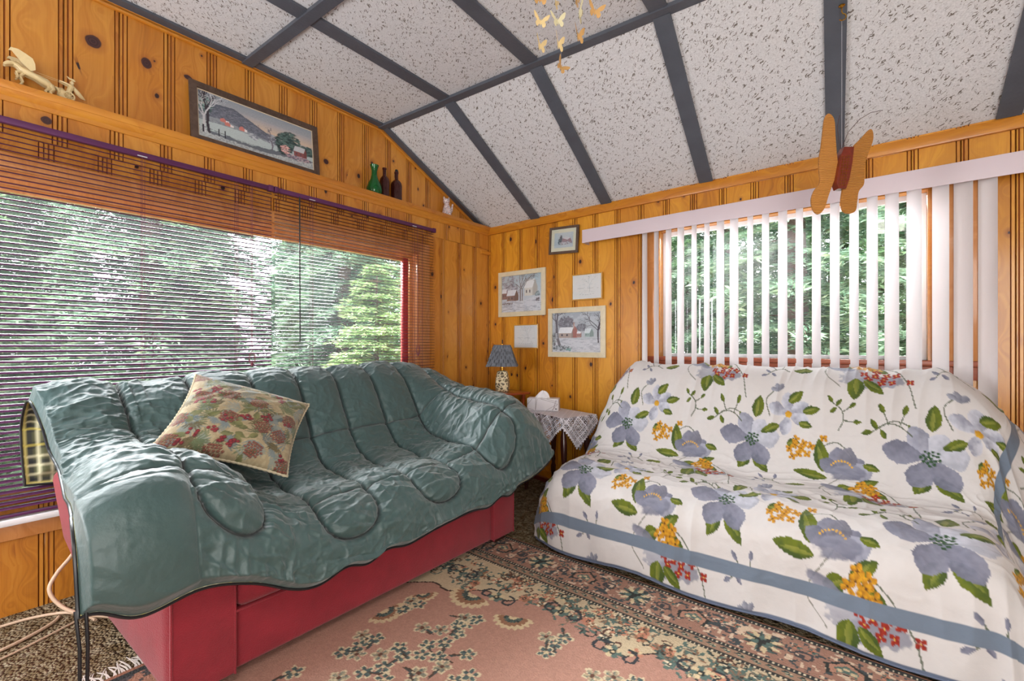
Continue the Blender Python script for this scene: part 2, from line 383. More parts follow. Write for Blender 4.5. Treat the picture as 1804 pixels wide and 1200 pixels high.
def ceiling_mat():
    m = bpy.data.materials.new('fissured_ceiling_tile'); m.use_nodes = True; nt = m.node_tree; b = nt.nodes['Principled BSDF']; lk = nt.links.new
    tc = _n(nt, 'ShaderNodeTexCoord'); masks = []
    for k, (sx, sy, thr, cut, rot) in enumerate([(22, 110, .30, .58, .55), (28, 125, .27, .62, 1.0), (44, 90, .16, .5, .2)]):
        mp = _n(nt, 'ShaderNodeMapping'); mp.inputs['Rotation'].default_value = (0, 0, rot); mp.inputs['Location'].default_value = (k * 3.3, k * 1.7, 0)
        lk(tc.outputs['Object'], mp.inputs[0])
        nz = _n(nt, 'ShaderNodeTexNoise'); nz.inputs['Scale'].default_value = 45; nz.inputs['Detail'].default_value = 3; lk(tc.outputs['Object'], nz.inputs['Vector'])
        nv = _n(nt, 'ShaderNodeVectorMath', operation='MULTIPLY_ADD'); lk(nz.outputs['Color'], nv.inputs[0]); nv.inputs[1].default_value = (.034, .034, 0); lk(mp.outputs[0], nv.inputs[2])
        s = _n(nt, 'ShaderNodeVectorMath', operation='MULTIPLY'); lk(nv.outputs[0], s.inputs[0]); s.inputs[1].default_value = (sx, sy, 1)
        fl = _n(nt, 'ShaderNodeVectorMath', operation='MULTIPLY'); lk(s.outputs[0], fl.inputs[0]); fl.inputs[1].default_value = (1, 1, 0)
        v = _n(nt, 'ShaderNodeTexVoronoi'); v.voronoi_dimensions = '2D'; v.inputs['Scale'].default_value = 1; lk(fl.outputs[0], v.inputs['Vector'])
        sc = _n(nt, 'ShaderNodeSeparateColor'); lk(v.outputs['Color'], sc.inputs[0])
        r = math_(nt, 'MULTIPLY', sc.outputs[1], thr)
        masks.append(math_(nt, 'MULTIPLY', math_(nt, 'LESS_THAN', v.outputs['Distance'], r), math_(nt, 'GREATER_THAN', sc.outputs[0], cut)))
    mk = math_(nt, 'MAXIMUM', math_(nt, 'MAXIMUM', masks[0], masks[1]), masks[2])
    nz = _n(nt, 'ShaderNodeTexNoise'); nz.inputs['Scale'].default_value = 140; lk(tc.outputs['Object'], nz.inputs['Vector'])
    base = ramp(nt, nz.outputs[0], [(.3, lin((204, 205, 208))), (.7, lin((226, 227, 230)))])
    lk(mixc(nt, math_(nt, 'MULTIPLY', mk, .85), base, lin((88, 76, 64))), b.inputs['Base Color']); b.inputs['Roughness'].default_value = .9
    bp = _n(nt, 'ShaderNodeBump'); bp.inputs['Strength'].default_value = .5; bp.inputs['Distance'].default_value = .003; bp.invert = True
    lk(mk, bp.inputs['Height']); lk(bp.outputs[0], b.inputs['Normal'])
    return m
M['ceiling'] = ceiling_mat()
def carpet_mat():
    m = bpy.data.materials.new('brown_pile_carpet'); m.use_nodes = True; nt = m.node_tree; b = nt.nodes['Principled BSDF']; lk = nt.links.new
    tc = _n(nt, 'ShaderNodeTexCoord')
    v = _n(nt, 'ShaderNodeTexVoronoi'); v.inputs['Scale'].default_value = 85; lk(tc.outputs['Object'], v.inputs['Vector'])
    nz = _n(nt, 'ShaderNodeTexNoise'); nz.inputs['Scale'].default_value = 26; nz.inputs['Detail'].default_value = 6; nz.inputs['Distortion'].default_value = 1.0; lk(tc.outputs['Object'], nz.inputs['Vector'])
    c = ramp(nt, nz.outputs[0], [(.36, lin((124, 102, 72))), (.5, lin((158, 138, 108))), (.62, lin((186, 170, 142)))])
    lk(mixc(nt, math_(nt, 'MULTIPLY', v.outputs['Distance'], .7), c, lin((60, 44, 28))), b.inputs['Base Color']); b.inputs['Roughness'].default_value = 1; b.inputs['Specular IOR Level'].default_value = .1
    bp = _n(nt, 'ShaderNodeBump'); bp.inputs['Strength'].default_value = 1; bp.inputs['Distance'].default_value = .02; bp.invert = True
    lk(v.outputs['Distance'], bp.inputs['Height']); lk(bp.outputs[0], b.inputs['Normal'])
    return m
M['carpet'] = carpet_mat()
# ================================================================ the room
RX = 4.7; RY = -4.7                       # how far the walls run past the picture
def roof(x, y):                           # underside of the vaulted ceiling
    k1 = -1.2 + .07 * (x + .09); k2 = -2.19 + .055 * (x + .09)
    if y >= k1: return 2.35 + (2.94 - 2.35) * (y / k1)
    if y >= k2: return 2.94 + (2.975 - 2.94) * (y - k1) / (k2 - k1)
    return 2.975 + .01 * (k2 - y)
# ceiling: three planes of fissured tile
b = MB(); xs = np.linspace(-.12, RX, 9)
for x0, x1 in zip(xs, xs[1:]):
    for f0, f1 in ((0., None), (1, None), (2, None)):
        def K(x, i): return [.02, -1.2 + .07 * (x + .09), -2.19 + .055 * (x + .09), RY][i]
        i = int(f0); q = []
        for x, j in ((x0, i), (x1, i), (x1, i + 1), (x0, i + 1)):
            y = K(x, j); q.append((x, y, roof(x, min(y, 0)) if j < 3 else roof(x, RY)))
        b.quad(*q); b.quad(*[(p[0], p[1], p[2] + .03) for p in q][::-1])
ceil = b.build('ceiling', M['ceiling'], sm=0, kind='structure')
# battens
def batten(p0, p1, w, t, wdir, name, n=1):
    p0 = Vector(p0); p1 = Vector(p1); d = (p1 - p0).normalized(); s = Vector(wdir); s = (s - d * s.dot(d)).normalized(); nrm = d.cross(s)
    if nrm.z > 0: nrm = -nrm
    bb = MB(); A = [p0 - s * w / 2, p0 + s * w / 2, p1 + s * w / 2, p1 - s * w / 2]; B = [a + nrm * t for a in A]
    vs = [bb.bm.verts.new(v) for v in A + B]
    for f in ((0, 1, 2, 3), (4, 5, 6, 7), (0, 1, 5, 4), (1, 2, 6, 5), (2, 3, 7, 6), (3, 0, 4, 7)): bb.bm.faces.new([vs[i] for i in f])
    return bb.build(name, M['batten'], sm=0, kind='structure')
def kx(x, i): return [-1.2 + .07 * (x + .09), -2.19 + .055 * (x + .09)][i]
nt_ = 1
for i in (0, 1):
    x1 = RX; y0 = kx(-.09, i); y1 = kx(x1, i)
    z = 2.938 if i == 0 else 2.97
    batten((-.09, y0, z), (x1, y1, z), .062, .02, (0, 1, 0), 'trim_%d' % nt_); nt_ += 1
for xw, xk, x2, x3 in ((-.055, -.055, -.055, -.055), (.576, .63, .61, .60), (1.286, 1.35, 1.37, 1.38), (2.058, 2.12, 2.14, 2.15), (2.80, 2.86, 2.88, 2.9), (3.515, 3.55, 3.56, 3.57), (4.25, 4.28, 4.3, 4.3)):
    w = .09 if xw > 0 else .07
    pts = [(xw, -.015), (xk, kx(xk, 0) + .02), (x2, kx(x2, 1) + .02), (x3, RY)]
    for k, ((xa, ya), (xb, yb)) in enumerate(zip(pts, pts[1:])):
        ya2 = ya - (.04 if k else 0)
        batten((xa, ya2, roof(xa, ya2) - .001), (xb, yb, roof(xb, yb) - .001), w, .014, (1, 0, 0), 'trim_%d' % nt_); nt_ += 1
# knotty pine board walls: wide boards with a narrow bead between two grooves
def board_wall(name, u0, u1, zlo, zhi_fn, holes, face, phase, material, mod=.205, bead=.05, seed=1, extra=None):
    """face(u, d, z) -> point, d = depth out of the wall. holes: list of (ua,ub,za,zb)"""
    rnd = random.Random(seed); V = []; F = []; mi = []; A = []
    st = []; u = u0 - ((u0 - phase) % mod) - mod; g = .0024
    while u < u1 + mod:
        t1, t2 = rnd.random(), rnd.random()
        a = u; e = u + bead
        st += [(a - g, a, 0, -.006, 1, t1), (a, a + g, -.006, 0, 1, t1), (a + g, a + .014, 0, 0, 0, t1), (a + .014, a + .014 + g * .7, 0, -.004, 1, t1), (a + .014 + g * .7, a + .014 + g * 1.4, -.004, 0, 1, t1),
               (a + .0205, e - .0205, .0, .0, 0, t2), (e - .0205, e - .0205 + g * .7, 0, -.004, 1, t1), (e - .0205 + g * .7, e - .014, -.004, 0, 1, t1), (e - .014, e - g, 0, 0, 0, t2),
               (e - g, e, 0, -.006, 1, t2), (e, e + g, -.006, 0, 1, t2), (e + g, u + mod - g, 0, 0, 0, rnd.random())]
        u += mod
    for (a, e, d0, d1, gm, t) in st:
        a_ = max(a, u0); e_ = min(e, u1)
        if e_ - a_ < 1e-5: continue
        cuts = sorted({a_, e_} | {h[i] for h in holes for i in (0, 1) if a_ < h[i] < e_})
        for p, q in zip(cuts, cuts[1:]):
            mid = (p + q) / 2; iv = [(zlo, None)]; zs = [zlo]; segs = []
            hs = sorted([h for h in holes if h[0] < mid < h[1]], key=lambda h: h[2]); z = zlo
            for h in hs:
                if h[2] > z: segs.append((z, z, h[2], h[2]))
                z = h[3]
            segs.append((z, z, zhi_fn(p), zhi_fn(q)))
            for zp, zq, zp1, zq1 in segs:
                if zp1 <= zp + 1e-4 and zq1 <= zq + 1e-4: continue
                dp = d0 + (d1 - d0) * (p - a) / (e - a); dq = d0 + (d1 - d0) * (q - a) / (e - a)
                n = len(V); V += [face(p, dp, zp), face(q, dq, zq), face(q, dq, zq1), face(p, dp, zp1)]; F.append((n, n + 1, n + 2, n + 3)); mi.append(gm); A += [t] * 4
    n = len(V)
    if extra: 
        ev, ef = extra; V += ev; F += [tuple(i + n for i in f) for f in ef]; mi += [0] * len(ef); A += [.5] * len(ev)
    me = poly_mesh(name, V, F4=F); me.polygons.foreach_set('material_index', np.array(mi, np.int32))
    at = me.attributes.new('board', 'FLOAT', 'POINT'); at.data.foreach_set('value', np.array(A, np.float32))
    return link(name, me, [material, M['groove']], kind='structure')
def boxf(x0, x1, y0, y1, z0, z1):
    v = [(x, y, z) for z in (z0, z1) for x, y in ((x0, y0), (x1, y0), (x1, y1), (x0, y1))]
    return v, [(0, 3, 2, 1), (4, 5, 6, 7), (0, 1, 5, 4), (1, 2, 6, 5), (2, 3, 7, 6), (3, 0, 4, 7)]
def joinb(*bs):
    V, F = [], []
    for v, f in bs: n = len(V); V += v; F += [tuple(i + n for i in q) for q in f]
    return V, F
SEAM = 2.137; LED = 2.345
W1 = (-4.45, -.885, .47, 1.975)           # window opening in the left wall (y0,y1,z0,z1)
# body of the left wall behind the boards (lower half is thicker than the upper)
lower = joinb(boxf(-.16, -.008, RY, W1[0], 0, 2.28), boxf(-.16, -.008, W1[1], 0, 0, 2.28), boxf(-.16, -.008, W1[0], W1[1], 0, W1[2]), boxf(-.16, -.008, W1[0], W1[1], W1[3], 2.28), boxf(-.2, -.1, RY, 0, 2.28, 3.1))
board_wall('wall_left', RY, 0., 0., lambda u: SEAM, [W1], lambda u, d, z: (d, u, z), -.645, M['pine_left'], seed=3, extra=lower)
board_wall('wall_left', RY, 0., SEAM + .003, lambda u: 2.30, [], lambda u, d, z: (d - .001, u, z), -.60, M['pine_left'], seed=8)
board_wall('wall_left', RY, 0., 2.28, lambda u: roof(-.09, min(u, 0)) + .01, [], lambda u, d, z: (d - .09, u, z), -3.005 - .025, M['pine_left'], mod=.2085, seed=5)
W2 = (1.70, 3.235, 1.115, 2.075)          # window opening in the right-hand wall (x0,x1,z0,z1)
body = joinb(boxf(-.16, W2[0], .008, .16, 0, 2.36), boxf(W2[1], RX, .008, .16, 0, 2.36), boxf(W2[0], W2[1], .008, .16, 0, W2[2]), boxf(W2[0], W2[1], .008, .16, W2[3], 2.36))
board_wall('wall_back', -.09, RX, 0., lambda u: 2.36, [W2], lambda u, d, z: (u, -d, z), .167, M['pine_right'], mod=.1975, bead=.046, seed=11, extra=body)
# floor
b = MB(); b.box(-.16, RX, RY, .16, -.05, 0); b.build('floor', M['carpet'], sm=0, kind='structure')
M['plaster'] = mat('off_white_plaster', (214, 208, 200), .9, vary=(3, .03))
b = MB(); b.box(-.16, RX + .15, RY - .15, RY, 0, 3.1); b.build('wall_front', M['plaster'], sm=0, kind='structure')
b = MB(); b.box(RX, RX + .15, RY - .15, .16, 0, 3.1); b.build('wall_right', M['plaster'], sm=0, kind='structure')
b = MB(); b.box(0, RX, -.014, 0, 0, .075, .003); b.build('baseboard_back', M['trim_x'], kind='structure')
# crown board on the back wall, cove along the raking edge of the ceiling
b = MB(); b.box(.0, RX, -.022, 0, 2.283, 2.346, .004); b.build('trim_%d' % nt_, M['trim_x'], kind='structure'); nt_ += 1
b = MB()
for i, (ya, yb) in enumerate(((-.13, kx(-.09, 0)), (kx(-.09, 0), kx(-.09, 1)), (kx(-.09, 1), RY))):
    for off, rr in ((.012, .010), (.032, .012)):
        b.tube([(-.085, ya, roof(-.09, ya) - off), (-.085, yb, roof(-.09, yb) - off)], rr, 8)
b.build('trim_%d' % nt_, M['trim_y'], kind='structure'); nt_ += 1
# plate ledge: shelf board, cove and thin moulding
b = MB(); b.box(-.09, .03, RY, -.0005, 2.325, 2.362, .004)
pr = [(.026, 2.325), (.022, 2.31), (.012, 2.299), (.012, 2.29), (.006, 2.278), (0, 2.278), (0, 2.325)]
vs = [[b.bm.verts.new((x, y, z)) for x, z in pr] for y in (RY, -.0005)]
for i in range(len(pr)): j = (i + 1) % len(pr); b.bm.faces.new((vs[0][i], vs[0][j], vs[1][j], vs[1][i]))
b.build('trim_%d' % nt_, M['trim_y'], kind='structure'); nt_ += 1
b = MB(); b.box(-.0005, .02, -.13, -.001, 2.085, 2.12, .003); b.build('trim_%d' % nt_, M['trim_y'], kind='structure'); nt_ += 1
# ---- left window
b = MB(); y0, y1, z0, z1 = W1
w = .075
b.box(0, .016, y1, y1 + w + .03, .40, z1 + w, .004); b.box(0, .016, y0 - w, y1 + .0, z1, z1 + w, .004)
b.box(0, .012, RY, y1 + .1, .335, .41, .004)
win1 = b.build('window_1', M['trim_z'], kind='structure')
b = MB(); b.box(-.15, 0, y1 - .02, y1, z0, z1); b.box(-.15, 0, y0 + .02, y1 - .02, z1 - .02, z1); b.box(-.15, 0, y0, y0 + .02, z0, z1)
b.box(-.075, -.055, y1 - .055, y1 - .0205, z0, z1 - .0505); b.box(-.075, -.055, y0 + .02, y1 - .0205, z1 - .05, z1 - .0205)
b.build('jamb', M['trim_z'], win1)
b = MB(); b.box(-.135, -.10, y0 + .02, y1 - .085, z1 - .07, z1 - .02, .003); b.box(-.135, -.10, y0 + .02, y1 - .085, z0, z0 + .05, .003); b.build('sash_rail', M['trim_z'], win1)
b = MB(); b.box(-.135, -.10, y1 - .085, y1 - .02, z0, z1 - .02, .003)
b.build('sash', M['red_paint'], win1, label='red painted sash')
b = MB(); b.box(-.12, -.116, y0 + .02, y1 - .07, z0 + .04, z1 - .06); b.build('glass', M['glass'], win1, sm=0)
b = MB(); b.box(-.15, .065, RY, -.80, .412, .44, .004); b.build('sill', M['white_paint'], win1, label='white painted sill')
# ---- right window
x0, x1, z0, z1 = W2
b = MB()
for s in ((x0 - .075, x0), (x1, x1 + .24)): b.box(s[0], s[1], -.018, 0, z0 - .0, z1 + .075, .004)
b.box(x0, x1, -.018, 0, z1, z1 + .075, .004)
win2 = b.build('window_2', M['trim_z'], kind='structure')
b = MB(); b.box(x0 - .075, x1 + .24, -.018, 0, z0 - .1, z0 - .031, .004); b.build('apron', M['cherry'], win2, label='reddish wood apron')
b = MB(); b.box(x0, x0 + .02, 0, .13, z0, z1); b.box(x1 - .02, x1, 0, .13, z0, z1); b.box(x0 + .02, x1 - .02, 0, .13, z1 - .02, z1); 
b.build('jamb', M['trim_x'], win2)
b = MB(); b.box(x0 - .075, x1 + .24, -.024, .13, z0 - .03, z0, .004); b.build('sill', M['cherry'], win2, label='reddish wood sill')
b = MB(); b.box(x0 + .021, x0 + .05, .07, .1, z0 + .001, z1 - .021); b.box(x1 - .05, x1 - .021, .07, .1, z0 + .001, z1 - .021); b.box(x0 + .05, x1 - .05, .07, .1, z1 - .05, z1 - .021); b.box(x0 + .05, x1 - .05, .07, .1, z0 + .001, z0 + .022)
b.build('sash', M['white_paint'], win2, label='pale sash')
b = MB(); b.box(x0 + .04, x1 - .04, .083, .087, z0 + .01, z1 - .04); b.build('glass', M['glass2'], win2, sm=0)
# ================================================================ blinds
def slat_mesh(y0, y1, tilt, w=.025):
    n = 5; P = np.zeros((n, 2, 3))
    for i in range(n):
        a = (i / (n - 1) - .5); x = a * w; z = -.0035 * (1 - (2 * a) ** 2) * -1
        c, s = math.cos(tilt), math.sin(tilt)
        P[i, :, 0] = x * c + z * s; P[i, :, 2] = -x * s + z * c
        P[i, 0, 1] = y0; P[i, 1, 1] = y1
    return grid_mesh('slat', P)
def mini_blind(y0, y1, tilt, label, cords, wand=None, pull=None, ztop=2.165, zbot=.46):
    r = empty('mini_blind', (.045, (y0 + y1) / 2, ztop), label=label, cat='blind', group='purple mini blinds on the big window')
    yc = (y0 + y1) / 2
    b = MB(); b.box(-.014, .014, y0 - yc, y1 - yc, -.002, .026, .003); b.box(-.017, .018, y1 - yc - .025, y1 - yc + .006, -.006, .03, .003); b.box(-.017, .018, y0 - yc - .0, y0 - yc + .025, -.006, .03, .003)
    b.build('head_rail', M['rail'], r)
    for c in cords[:2]:
        b = MB(); b.box(.013, .0165, c - yc - .02, c - yc + .02, .001, .006); b.build('bracket_clip', M['string'], r)
    me = slat_mesh(y0 - yc + .008, y1 - yc - .004, tilt); me.materials.append(M['purple'])
    n = 71; first = None
    for i in range(n):
        o = bpy.data.objects.new('slat', me); COL.objects.link(o); o.parent = r
        o.location = (0, 0, -.022 - (ztop - .03 - zbot - .02) * i / (n - 1))
    b = MB(); b.box(-.012, .012, y0 - yc + .008, y1 - yc - .004, zbot - ztop - .012, zbot - ztop, .003); b.build('bottom_rail', M['rail'], r)
    for c in cords:
        b = MB()
        for dx in (-.0135, .0135): b.tube([(dx, c - yc, 0), (dx, c - yc, zbot - ztop)], .0009, 5)
        b.tube([(0.003, c - yc + .012, 0), (0.003, c - yc + .012, zbot - ztop)], .0008, 5)
        b.build('ladder_cord', M['cord'], r)
    if wand is not None:
        b = MB(); b.tube([(.024, wand[0] - yc, -.0), (.03, wand[0] - yc, wand[1] - ztop)], .0042, 8); b.build('tilt_wand', M['black'], r, label='black tilt wand')
    if pull is not None:
        b = MB(); y = pull[0] - yc; z = pull[1] - ztop
        for k in (0, 1): b.tube([(.022, y - .004 + k * .008, 0), (.024, y - .002 + k * .004, z + .12), (.026, y, z + .02)], .0011, 5)
        for k in range(3):
            a = k * 2.1
            b.tube([(.028 + .008 * math.sin(t * 6.28 + a) * .6, y + .016 * math.sin(t * 6.28 + a), z + .05 * math.cos(t * 6.28 + a) * .6 - .01 * k) for t in np.linspace(0, 1, 12)], .0014, 5)
        b.lathe([(.001, .0), (.006, -.004), (.007, -.02), (.004, -.028), (.001, -.03)], .028, y, z - .03, 8)
        b.build('pull_cord', M['cord'], r)
    return r
mini_blind(-4.25, -2.094, math.radians(25), 'left purple mini blind with nearly closed slats hanging over the big window', [-3.9, -2.74, -2.3], pull=(-2.22, 1.13), wand=None)
mini_blind(-2.083, -.755, math.radians(5), 'right purple mini blind with open slats over the big window, beside the corner', [-1.84, -.98, -.90], wand=(-1.93, 1.22), pull=(-.955, 1.17))
# vertical blind
vb = empty('vertical_blind', (2.5, 0, 2.15), label='white vertical blind with a long valance across the window behind the floral sofa', cat='blind')
b = MB(); b.box(1.112 - 2.5, 3.95 - 2.5, -.105, -.099, 2.036 - 2.15, 2.143 - 2.15, .002); b.box(1.113 - 2.5, 1.122 - 2.5, -.0985, -.0005, 2.037 - 2.15, 2.142 - 2.15); 
b.build('valance', M['valance'], vb)
b = MB(); b.box(1.2 - 2.5, 3.9 - 2.5, -.075, -.04, .0 - .045, -.01, .003); b.build('track', M['white_paint'], vb)
rv = random.Random(4); XV = [1.626, 1.716, 1.807, 1.895, 1.989, 2.075, 2.163, 2.249, 2.347, 2.436, 2.532, 2.622, 2.71, 2.801, 2.893, 2.976, 3.062, 3.155, 3.261, 3.347, 3.436]
AV = [88, 90, 80, 79, 84, 82, 71, 64, 77, 72, 62, 67, 64, 62, 61, 54, 44, 40, 38, 31, 31]
AN = [-42, -46, -42, -40, -50, -50, -42, -40, -54, -52, -46, -56, -54, -54, -58, -53, -46, -46, -46, -42, -46]
for i, x in enumerate(XV):
    nz = 12; P = np.zeros((9, nz, 3)); a0 = math.radians(AN[i]); tw = math.radians(rv.uniform(2, 7)); zb = .62
    for k in range(nz):
        f = k / (nz - 1); z = 2.10 + (zb - 2.10) * f; a = a0 - tw * (.5 - f) if i < 18 else a0
        for j in range(9):
            u = j / 8 - .5; dx = u * .089; dd = .009 * (1 - 4 * u * u)
            P[j, k] = (x - 2.5 + dx * math.cos(a) - dd * math.sin(a), -.057 + dx * math.sin(a) + dd * math.cos(a), z - 2.15)
    link('vane', grid_mesh('vane', P), M['vane'], vb)
# ================================================================ outdoors
def leaf_mat(name, a, b_, c):
    m = bpy.data.materials.new(name); m.use_nodes = True; nt = m.node_tree; b = nt.nodes['Principled BSDF']
    at = _n(nt, 'ShaderNodeAttribute'); at.attribute_name = 'tone'
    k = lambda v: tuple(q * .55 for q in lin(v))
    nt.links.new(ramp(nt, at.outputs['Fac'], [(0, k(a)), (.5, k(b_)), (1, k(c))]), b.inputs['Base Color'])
    b.inputs['Roughness'].default_value = .6; b.inputs['Specular IOR Level'].default_value = .25
    tr = _n(nt, 'ShaderNodeBsdfTranslucent'); nt.links.new(b.inputs['Base Color'].links[0].from_socket, tr.inputs[0])
    mx = _n(nt, 'ShaderNodeMixShader'); mx.inputs[0].default_value = .35
    out = nt.nodes['Material Output']; nt.links.new(b.outputs[0], mx.inputs[1]); nt.links.new(tr.outputs[0], mx.inputs[2]); nt.links.new(mx.outputs[0], out.inputs[0])
    return m
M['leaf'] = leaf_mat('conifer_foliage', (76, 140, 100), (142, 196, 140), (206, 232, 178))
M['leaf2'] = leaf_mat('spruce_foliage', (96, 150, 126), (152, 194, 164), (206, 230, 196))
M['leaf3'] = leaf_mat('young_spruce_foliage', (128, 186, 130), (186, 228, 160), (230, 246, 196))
M['bark'] = mat('grey_bark', (92, 80, 74), .9, vary=(6, .3), bump=(30, .6))
M['ground'] = mat('forest_floor', (104, 116, 74), .95, vary=(1.5, .35), bump=(14, 1))
def tree_meshes(name, H, R, levels, nb, seed, z0=.3, droop=.35, blade=.085, dens=1.):
    r = np.random.RandomState(seed); V = []; T = []
    tr = MB(); pts = [(0, 0, 0), (.02, 0, H * .3), (-.02, .02, H * .6), (0, 0, H)]
    tr.tube(pts, [H * .022, H * .017, H * .011, .004], 9)
    for L in range(levels):
        f = L / levels; z = z0 + (H - z0) * f ** .95
        for k in range(nb):
            a = r.rand() * 2 * PI; ln = R * (1 - f) ** .75 * r.uniform(.65, 1.1) + .12
            d = np.array([math.cos(a), math.sin(a), 0]); sd = np.array([-d[1], d[0], 0])
            zz = z + r.uniform(-.1, .1); rise = r.uniform(.0, .25)
            def pos(t): return d * ln * t + np.array([0, 0, zz + ln * (rise * t - droop * t * t)])
            if L % 2 == 0 and k < 5: tr.tube([tuple(pos(t)) for t in (0, .35, .7, 1)], [.014, .010, .006, .002], 4, cap=False)
            ns = max(5, int(ln / .075 * dens))
            t = (np.arange(ns) + r.rand(ns)) / ns; t = t ** .75
            P0 = np.array([pos(x) for x in t])
            for s in (-1, 1):
                al = ln * .42 * (1.05 - t) * r.uniform(.6, 1.2, ns) + .05
                dirv = sd * s * .8 + d * .62
                m = 6
                tt = (np.arange(m) + .5) / m
                Q = P0[:, None] + dirv * (al[:, None] * tt)[..., None]; Q[..., 2] -= (al[:, None] * tt) ** 2 * .9 + r.uniform(-.015, .03, Q.shape[:2])
                Q = Q.reshape(-1, 3); n = len(Q)
                for s2 in (-1, 1):
                    bd = dirv * .55 + s2 * np.cross(dirv, [0, 0, 1]) * .75 + r.normal(0, .22, (n, 3)); bd[:, 2] -= .12
                    bd /= np.linalg.norm(bd, axis=1)[:, None]
                    bl = blade * r.uniform(.5, 1.15, n)[:, None]; wv = np.cross(bd, r.normal(0, .5, (n, 3)) + [0, 0, 1]); wv /= np.linalg.norm(wv, axis=1)[:, None]
                    V.append(np.stack([Q - wv * bl * .09, Q + bd * bl * .5 - wv * bl * .13, Q + bd * bl, Q + bd * bl * .5 + wv * bl * .13], 1).reshape(-1, 3))
                    tip = np.repeat((t * .45)[:, None], m, 1).reshape(-1) + np.tile(tt, ns) * .3
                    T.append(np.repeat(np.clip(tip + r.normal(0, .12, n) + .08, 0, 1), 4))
    V = np.concatenate(V); T = np.concatenate(T); F = np.arange(len(V)).reshape(-1, 4)
    fm = poly_mesh(name + '_foliage', V, F4=F); at = fm.attributes.new('tone', 'FLOAT', 'POINT'); at.data.foreach_set('value', T.astype(np.float32))
    tm = bpy.data.meshes.new(name + '_trunk'); tr.bm.to_mesh(tm); tr.bm.free(); smooth(tm)
    return fm, tm
protos = []
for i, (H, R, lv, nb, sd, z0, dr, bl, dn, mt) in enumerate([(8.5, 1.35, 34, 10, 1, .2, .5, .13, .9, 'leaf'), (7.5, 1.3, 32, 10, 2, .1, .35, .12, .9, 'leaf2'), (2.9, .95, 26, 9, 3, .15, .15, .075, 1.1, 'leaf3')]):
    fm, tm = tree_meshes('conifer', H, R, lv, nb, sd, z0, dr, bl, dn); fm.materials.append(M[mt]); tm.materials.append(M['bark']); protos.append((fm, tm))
def tree(x, y, z, k, s, rz, label, name='conifer_tree', group=None):
    r = empty(name, (x, y, z), rz, label=label, cat='tree', group=group); r.scale = (s, s, s)
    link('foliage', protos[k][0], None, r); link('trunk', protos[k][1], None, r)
    return r
G1 = 'dense evergreens outside the window behind the floral sofa'; L1 = 'dense green evergreen among others outside the window behind the floral sofa'
R1_ = [(x, y) for r_, y in enumerate((3.3, 6.1, 8.6, 11.4)) for x in ((-.7, 2.2, 5.1), (-2.2, .75, 3.8), (-3.6, -.7, 2.3, 5.3), (-2.2, .9, 4.0))[r_]]
for i, (x, y) in enumerate(R1_):
    k = (0, 1, 0, 0, 1)[i % 5]; s = 1 + .02 * (i % 3)
    tree(x, y, -.6, k, s, i * 1.3, L1, group=G1)
G2 = 'tall evergreens outside the big window with the mini blinds'; L2 = 'tall evergreen standing well beyond the big window with mini blinds'
R2_ = [(x, y) for r_, x in enumerate((-4.3, -7.2, -10.3, -13.4)) for y in ((-7.1, -4.4, -1.7, 1.0, 3.8), (-5.8, -3.0, -.2, 2.6, 5.4), (-6.1, -3.1, -.1, 2.9, 5.9, 8.9), (-4.6, -1.5, 1.6, 4.7, 7.8, 10.9))[r_]]
for i, (x, y) in enumerate(R2_):
    k = (1, 0, 1, 1, 0)[i % 5]; s = 1 + .02 * (i % 3)
    tree(x, y, -.6, k, s, i * 2.1, L2, group=G2)
tree(-1.7, -.12, -.6, 2, .95, .4, 'small pale green spruce right outside the corner end of the big window', 'young_spruce')
b = MB(); b.box(-30, -.2, -22, 26, -.8, -.6); b.box(-.2, 22, .2, 26, -.8, -.6)
tag(b.build('ground', M['ground'], sm=0), kind='structure')
